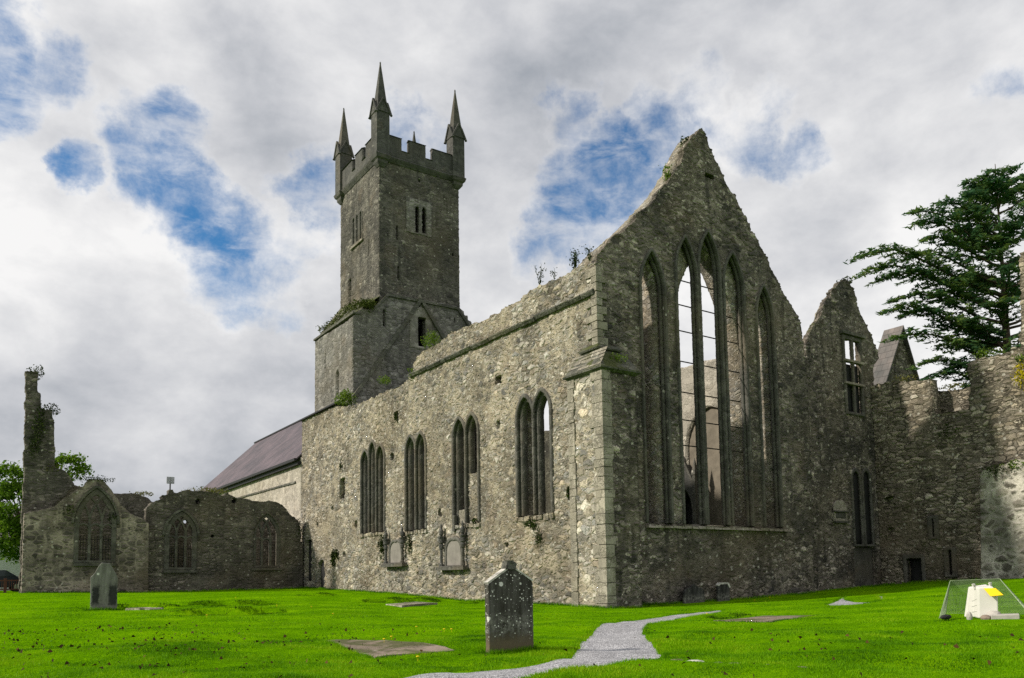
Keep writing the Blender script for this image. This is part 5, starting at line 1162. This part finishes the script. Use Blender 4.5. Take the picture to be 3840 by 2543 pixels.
for i, (x, y, w, h, n, l, ax, v) in enumerate(((85, 862, 1.1, .9, 220, 'weeds sprouting from the very top of the broken stack', 1, YC+1.2), (118, 950, 1.4, .9, 260, 'weeds on the lower shoulder of the broken stack', 1, YC+1.2), (92, 985, 1.0, 2.6, 500, 'ivy climbing the middle of the broken stack', 1, YC+.85), (80, 1030, .8, 2.0, 300, 'ivy low on the left face of the broken stack', 1, YC+.85), (118, 1085, 1.6, .7, 260, 'dry grass on the ledge at the foot of the broken stack', 1, YC+1.3), (225, 1110, 2.4, .5, 320, 'moss and grass on the peak of the chapel gable', 1, YC+.4),
        (330, 1142, 2.0, .35, 220, 'dry grass on the far wall between chapel and transept', 1, YC+6.3), (480, 1135, 3.5, .4, 420, 'brown grass along the top of the transept wall', 1, YL+.4), (690, 1230, .8, 1.8, 300, 'dark ivy on the right end of the transept wall', 1, YL+.2), (262, 1200, 1.0, .8, 160, 'moss on the right slope of the chapel gable', 1, YC+.1), (160, 1180, 1.0, .8, 160, 'moss on the left slope of the chapel gable', 1, YC-.02))):
    plant('ivy' if 'ivy' in l else ('grass_tuft' if 'grass' in l else 'weed'), Z3(P(x, y, ax, v)), 'bush', w, h, l, 'ivy' if 'ivy' in l else ('grass' if 'grass' in l else 'weed'), 'drygrass' if ('brown' in l or 'dry' in l) else 'ivy', n, seed=50+i, size=.12, hang=.3)
for i, (x, y, w, h, n, l, mt, dx) in enumerate(((2365, 875, .9, 1.5, 420, 'yellow flowering shrub on the wing wall at the right edge of view', 'yellowleaf', -.1), (2362, 832, .9, .7, 200, 'green shrub above the yellow one on the wing wall', 'weed', .1), (2285, 818, 1.6, .5, 240, 'low weeds on top of the tall part of the wing wall', 'weed', .4), (2090, 878, 1.6, .4, 200, 'dry grass on top of the left part of the wing wall', 'drygrass', .4), (2200, 897, 1.4, .4, 160, 'reddish dry weeds on the wall behind the notch of the wing', 'drygrass', 1.5),
        (2190, 1000, 1.2, 1.0, 200, 'moss below the notch of the wing wall', 'ivy', -.06), (2305, 1090, 1.6, .6, 420, 'dark moss and weeds along the top of the limewashed wall', 'ivy', -.6), (2350, 1078, 1.2, .5, 260, 'bright moss at the right end of the limewashed wall top', 'weed', -.6))):
    plant('shrub' if 'shrub' in l else ('grass_tuft' if 'grass' in l else 'weed'), Z3(P(x, y, 0, XW+dx)), 'bush', w, h, l, 'shrub' if 'shrub' in l else 'weed', mt, n, seed=70+i, size=.1, hang=.25)

# ================================================================== lawn: blades, fallen leaves, dandelions
def excl(x, y):
    m = path_mask(x, y)
    q = np.stack([x, y], 1); sl_ = (np.abs(x-18) < 24) & (y < 28)
    for pp in (path_xy, path2_xy):
        e, _ = near_polys(q[sl_], [pp]); mm = np.zeros(len(x), bool); mm[sl_] = e < .0+.16*np.clip((np.hypot(x[sl_], y[sl_])-14)/10, 0, 1); m |= mm
    for p in slab_xy: m |= in_poly(x, y, p)
    for hx, hy, lu, lv, dp in HOL: m |= (np.abs(x-hx) < lu*.95) & (y-hy > -.45) & (y-hy < .32)
    return m | ((x > XB-.1) & (y > YB-.1)) | (y > YC) | ((x > XW-.8))
def scatter(n, r0, r1, pw):
    t_ = rng.uniform(0, 1, n); rr = (r0**pw+(r1**pw-r0**pw)*t_)**(1/pw); a = YAW+rng.uniform(-.66, .66, n)
    return rr*np.sin(a), rr*np.cos(a)
def blades(n, r0, r1, h, w, pw=1.0):
    x, y = scatter(n, r0, r1, pw); k = ~excl(x, y); x, y = x[k], y[k]; n = len(x); z = gzp(x, y)
    a = rng.uniform(0, 2*pi, n); hh_ = h*rng.uniform(.5, 1.3, n)*(.75+.5*np.sin(x*1.9+np.sin(y*1.3)*2)*np.sin(y*2.1)); wd_ = w*rng.uniform(.6, 1.4, n)
    le = hh_*rng.uniform(.2, 1.0, n); b2 = rng.uniform(0, 2*pi, n)
    A = np.stack([x-np.cos(a)*wd_, y-np.sin(a)*wd_, z-.01], 1); B2 = np.stack([x+np.cos(a)*wd_, y+np.sin(a)*wd_, z-.01], 1); C = np.stack([x+np.cos(b2)*le, y+np.sin(b2)*le, z+hh_], 1)
    return np.stack([A, B2, C], 1).reshape(-1, 3)
VV = np.concatenate([blades(300000, 8, 18, .04, .0055, 1.2), blades(120000, 17, 34, .032, .010, 1.3), blades(30000, 32, 60, .035, .018, 1.5)])
M['grass'] = leafmat('grass blades', [(.025, .085, .001), (.075, .21, .001), (.15, .34, .002), (.28, .40, .008)], .35, .55, .5, .6)
gb_ = meshobj('grass_blades', VV, np.arange(len(VV)).reshape(-1, 3), 'grass'); tag(gb_, 'short bright green grass blades of the lawn', 'grass', kind='stuff')
# rank unmown grass: in the sunken graves, at the feet of walls and stones
def tufts(x, y, h, w):
    n = len(x); z = gzp(x, y); b2 = rng.uniform(0, 2*pi, n); a = rng.uniform(0, 2*pi, n); hh_ = h*rng.uniform(.4, 1.2, n); le = hh_*rng.uniform(.1, .7, n); wd_ = w*rng.uniform(.6, 1.4, n)
    A = np.stack([x-np.cos(a)*wd_, y-np.sin(a)*wd_, z-.02], 1); B2 = np.stack([x+np.cos(a)*wd_, y+np.sin(a)*wd_, z-.02], 1); C = np.stack([x+np.cos(b2)*le, y+np.sin(b2)*le, z+hh_], 1)
    return np.stack([A, B2, C], 1).reshape(-1, 3)
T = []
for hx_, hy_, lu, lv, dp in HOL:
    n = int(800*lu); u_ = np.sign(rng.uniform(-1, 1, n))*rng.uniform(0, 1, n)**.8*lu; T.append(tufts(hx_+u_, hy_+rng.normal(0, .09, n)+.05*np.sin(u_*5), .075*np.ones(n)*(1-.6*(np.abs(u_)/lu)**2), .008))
M['rank'] = leafmat('rank grass', [(.014, .04, .002), (.03, .08, .003), (.05, .12, .004)], .2, .7)  # dark tint also stands in for the shade of the hollows
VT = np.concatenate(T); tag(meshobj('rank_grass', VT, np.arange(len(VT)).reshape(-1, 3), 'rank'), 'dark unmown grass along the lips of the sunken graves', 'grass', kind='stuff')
T = []
def along(p, q, n, sp, h, w):
    t_ = rng.uniform(0, 1, n); p = np.array(p); q = np.array(q); c = p+(q-p)*t_[:, None]+rng.normal(0, sp, (n, 2)); T.append(tufts(c[:, 0], c[:, 1], h, w))
along((XB-.06, YB-.08), (XB-.06, 26), 700, .05, .12, .008); along((XS-.06, 26), (XS-.06, 58), 5000, .07, .13, .012); along((XB, YB-.08), (22.5, YB-.08), 700, .05, .12, .008); along((22.5, YG-.1), (41, YG-.1), 3200, .08, .12, .012)
along((3, YC-.1), (XS, YC-.1), 1600, .1, .14, .02); along((XW-.1, 24), (XW-.1, 19), 900, .08, .12, .014)
along((hs.location.x-.5, hs.location.y-.04), (hs.location.x+.5, hs.location.y-.06), 900, .035, .10, .005); along((hs.location.x-.5, hs.location.y+.2), (hs.location.x+.55, hs.location.y+.16), 500, .05, .12, .005)
along((hs2.location.x-.6, hs2.location.y-.05), (hs2.location.x+.6, hs2.location.y-.12), 500, .05, .12, .010)
for poly in (path_xy, path2_xy):      # grass creeping over the gravel
    for p, q in zip(poly, np.roll(poly, -1, 0)):
        if p[1] > 8: along(p, q, int(170*np.hypot(*(q-p))), .045, .05, .006)
for poly in slab_xy[:2]:
    for p, q in zip(poly, np.roll(poly, -1, 0)): along(p, q, int(260*np.hypot(*(q-p))), .035, .055, .006)
VT = np.concatenate(T)
tag(meshobj('grass_fringe', VT, np.arange(len(VT)).reshape(-1, 3), 'grass'), 'longer grass at the feet of the walls, headstones and slabs', 'grass', kind='stuff')
# fallen leaves
M['deadleaf'] = leafmat('fallen leaves', [(.018, .011, .006), (.035, .022, .009), (.06, .035, .012), (.13, .085, .025)], .1, .8)
def nrand(cx, cy, sx, sy, n):   # scattered over a patch of lawn
    return rng.normal(cx, sx, n), rng.normal(cy, sy, n)
lx_, ly_ = [], []
for (px_, py_, n, sp) in ((60, 1500, 190, 2.6), (200, 1460, 120, 2.4), (350, 1520, 70, 1.6), (620, 1490, 26, 1.6), (860, 1465, 16, 1.0), (1800, 1490, 24, 1.6), (2000, 1510, 26, 1.8), (2250, 1500, 14, 1.4), (1550, 1550, 8, .9), (1250, 1545, 8, 1.2), (600, 1555, 18, 1.0)):
    q = PG(px_, py_); a, b_ = nrand(q[0], q[1], sp, sp*1.2, n); lx_.append(a); ly_.append(b_)
lx_, ly_ = np.concatenate(lx_), np.concatenate(ly_); k = ~(path_mask(lx_, ly_)) & (lx_ < 22) & (ly_ < 23)
keep_path = path_mask(lx_, ly_) & (rng.random(len(lx_)) < .15); k = (k | keep_path); lx_, ly_ = lx_[k], ly_[k]
C = np.stack([lx_, ly_, gz(lx_, ly_)+.045], 1); V, Fc = cards(C, .07, .8, .5)
n_ = len(C); V = V.reshape(n_, 4, 3); V[:, 1, 2] += .02; V[:, 3, 2] += .015
tag(meshobj('fallen_leaves', V.reshape(-1, 3), Fc, 'deadleaf'), 'brown fallen leaves strewn over the lawn', 'leaves', kind='stuff')
M['petal'] = plain('dandelion yellow', (.75, .55, .01), .7, .15, 20, 0)
dm_ = None
for i, (x, y) in enumerate(((888, 1486), (905, 1480), (963, 1456), (1027, 1462), (1044, 1462), (966, 1529), (770, 1424), (1190, 1399), (1212, 1414), (1635, 1424), (478, 1428), (612, 1410), (640, 1404), (545, 1385), (720, 1407), (1780, 1385), (1745, 1392))):
    q = PG(x, y)
    if dm_ is None:
        m = MB(); m.tube([(0, 0, -.01), (.006, 0, .05)], .003, 4); 
        m.rings([[(rr*cos(a), rr*sin(a), zz) for a in np.linspace(0, 2*pi, 9)[:-1]] for rr, zz in ((.008, .05), (.026, .056), (.03, .066), (.012, .074))])
        dm_ = m.build('dandelion', 'petal'); o = dm_
    else:
        o = dm_.copy(); col.objects.link(o)
    o.location = (q[0], q[1], q[2]+.01); tag(o, 'small yellow dandelion flower in the lawn', 'dandelion', 'dandelions in the lawn')
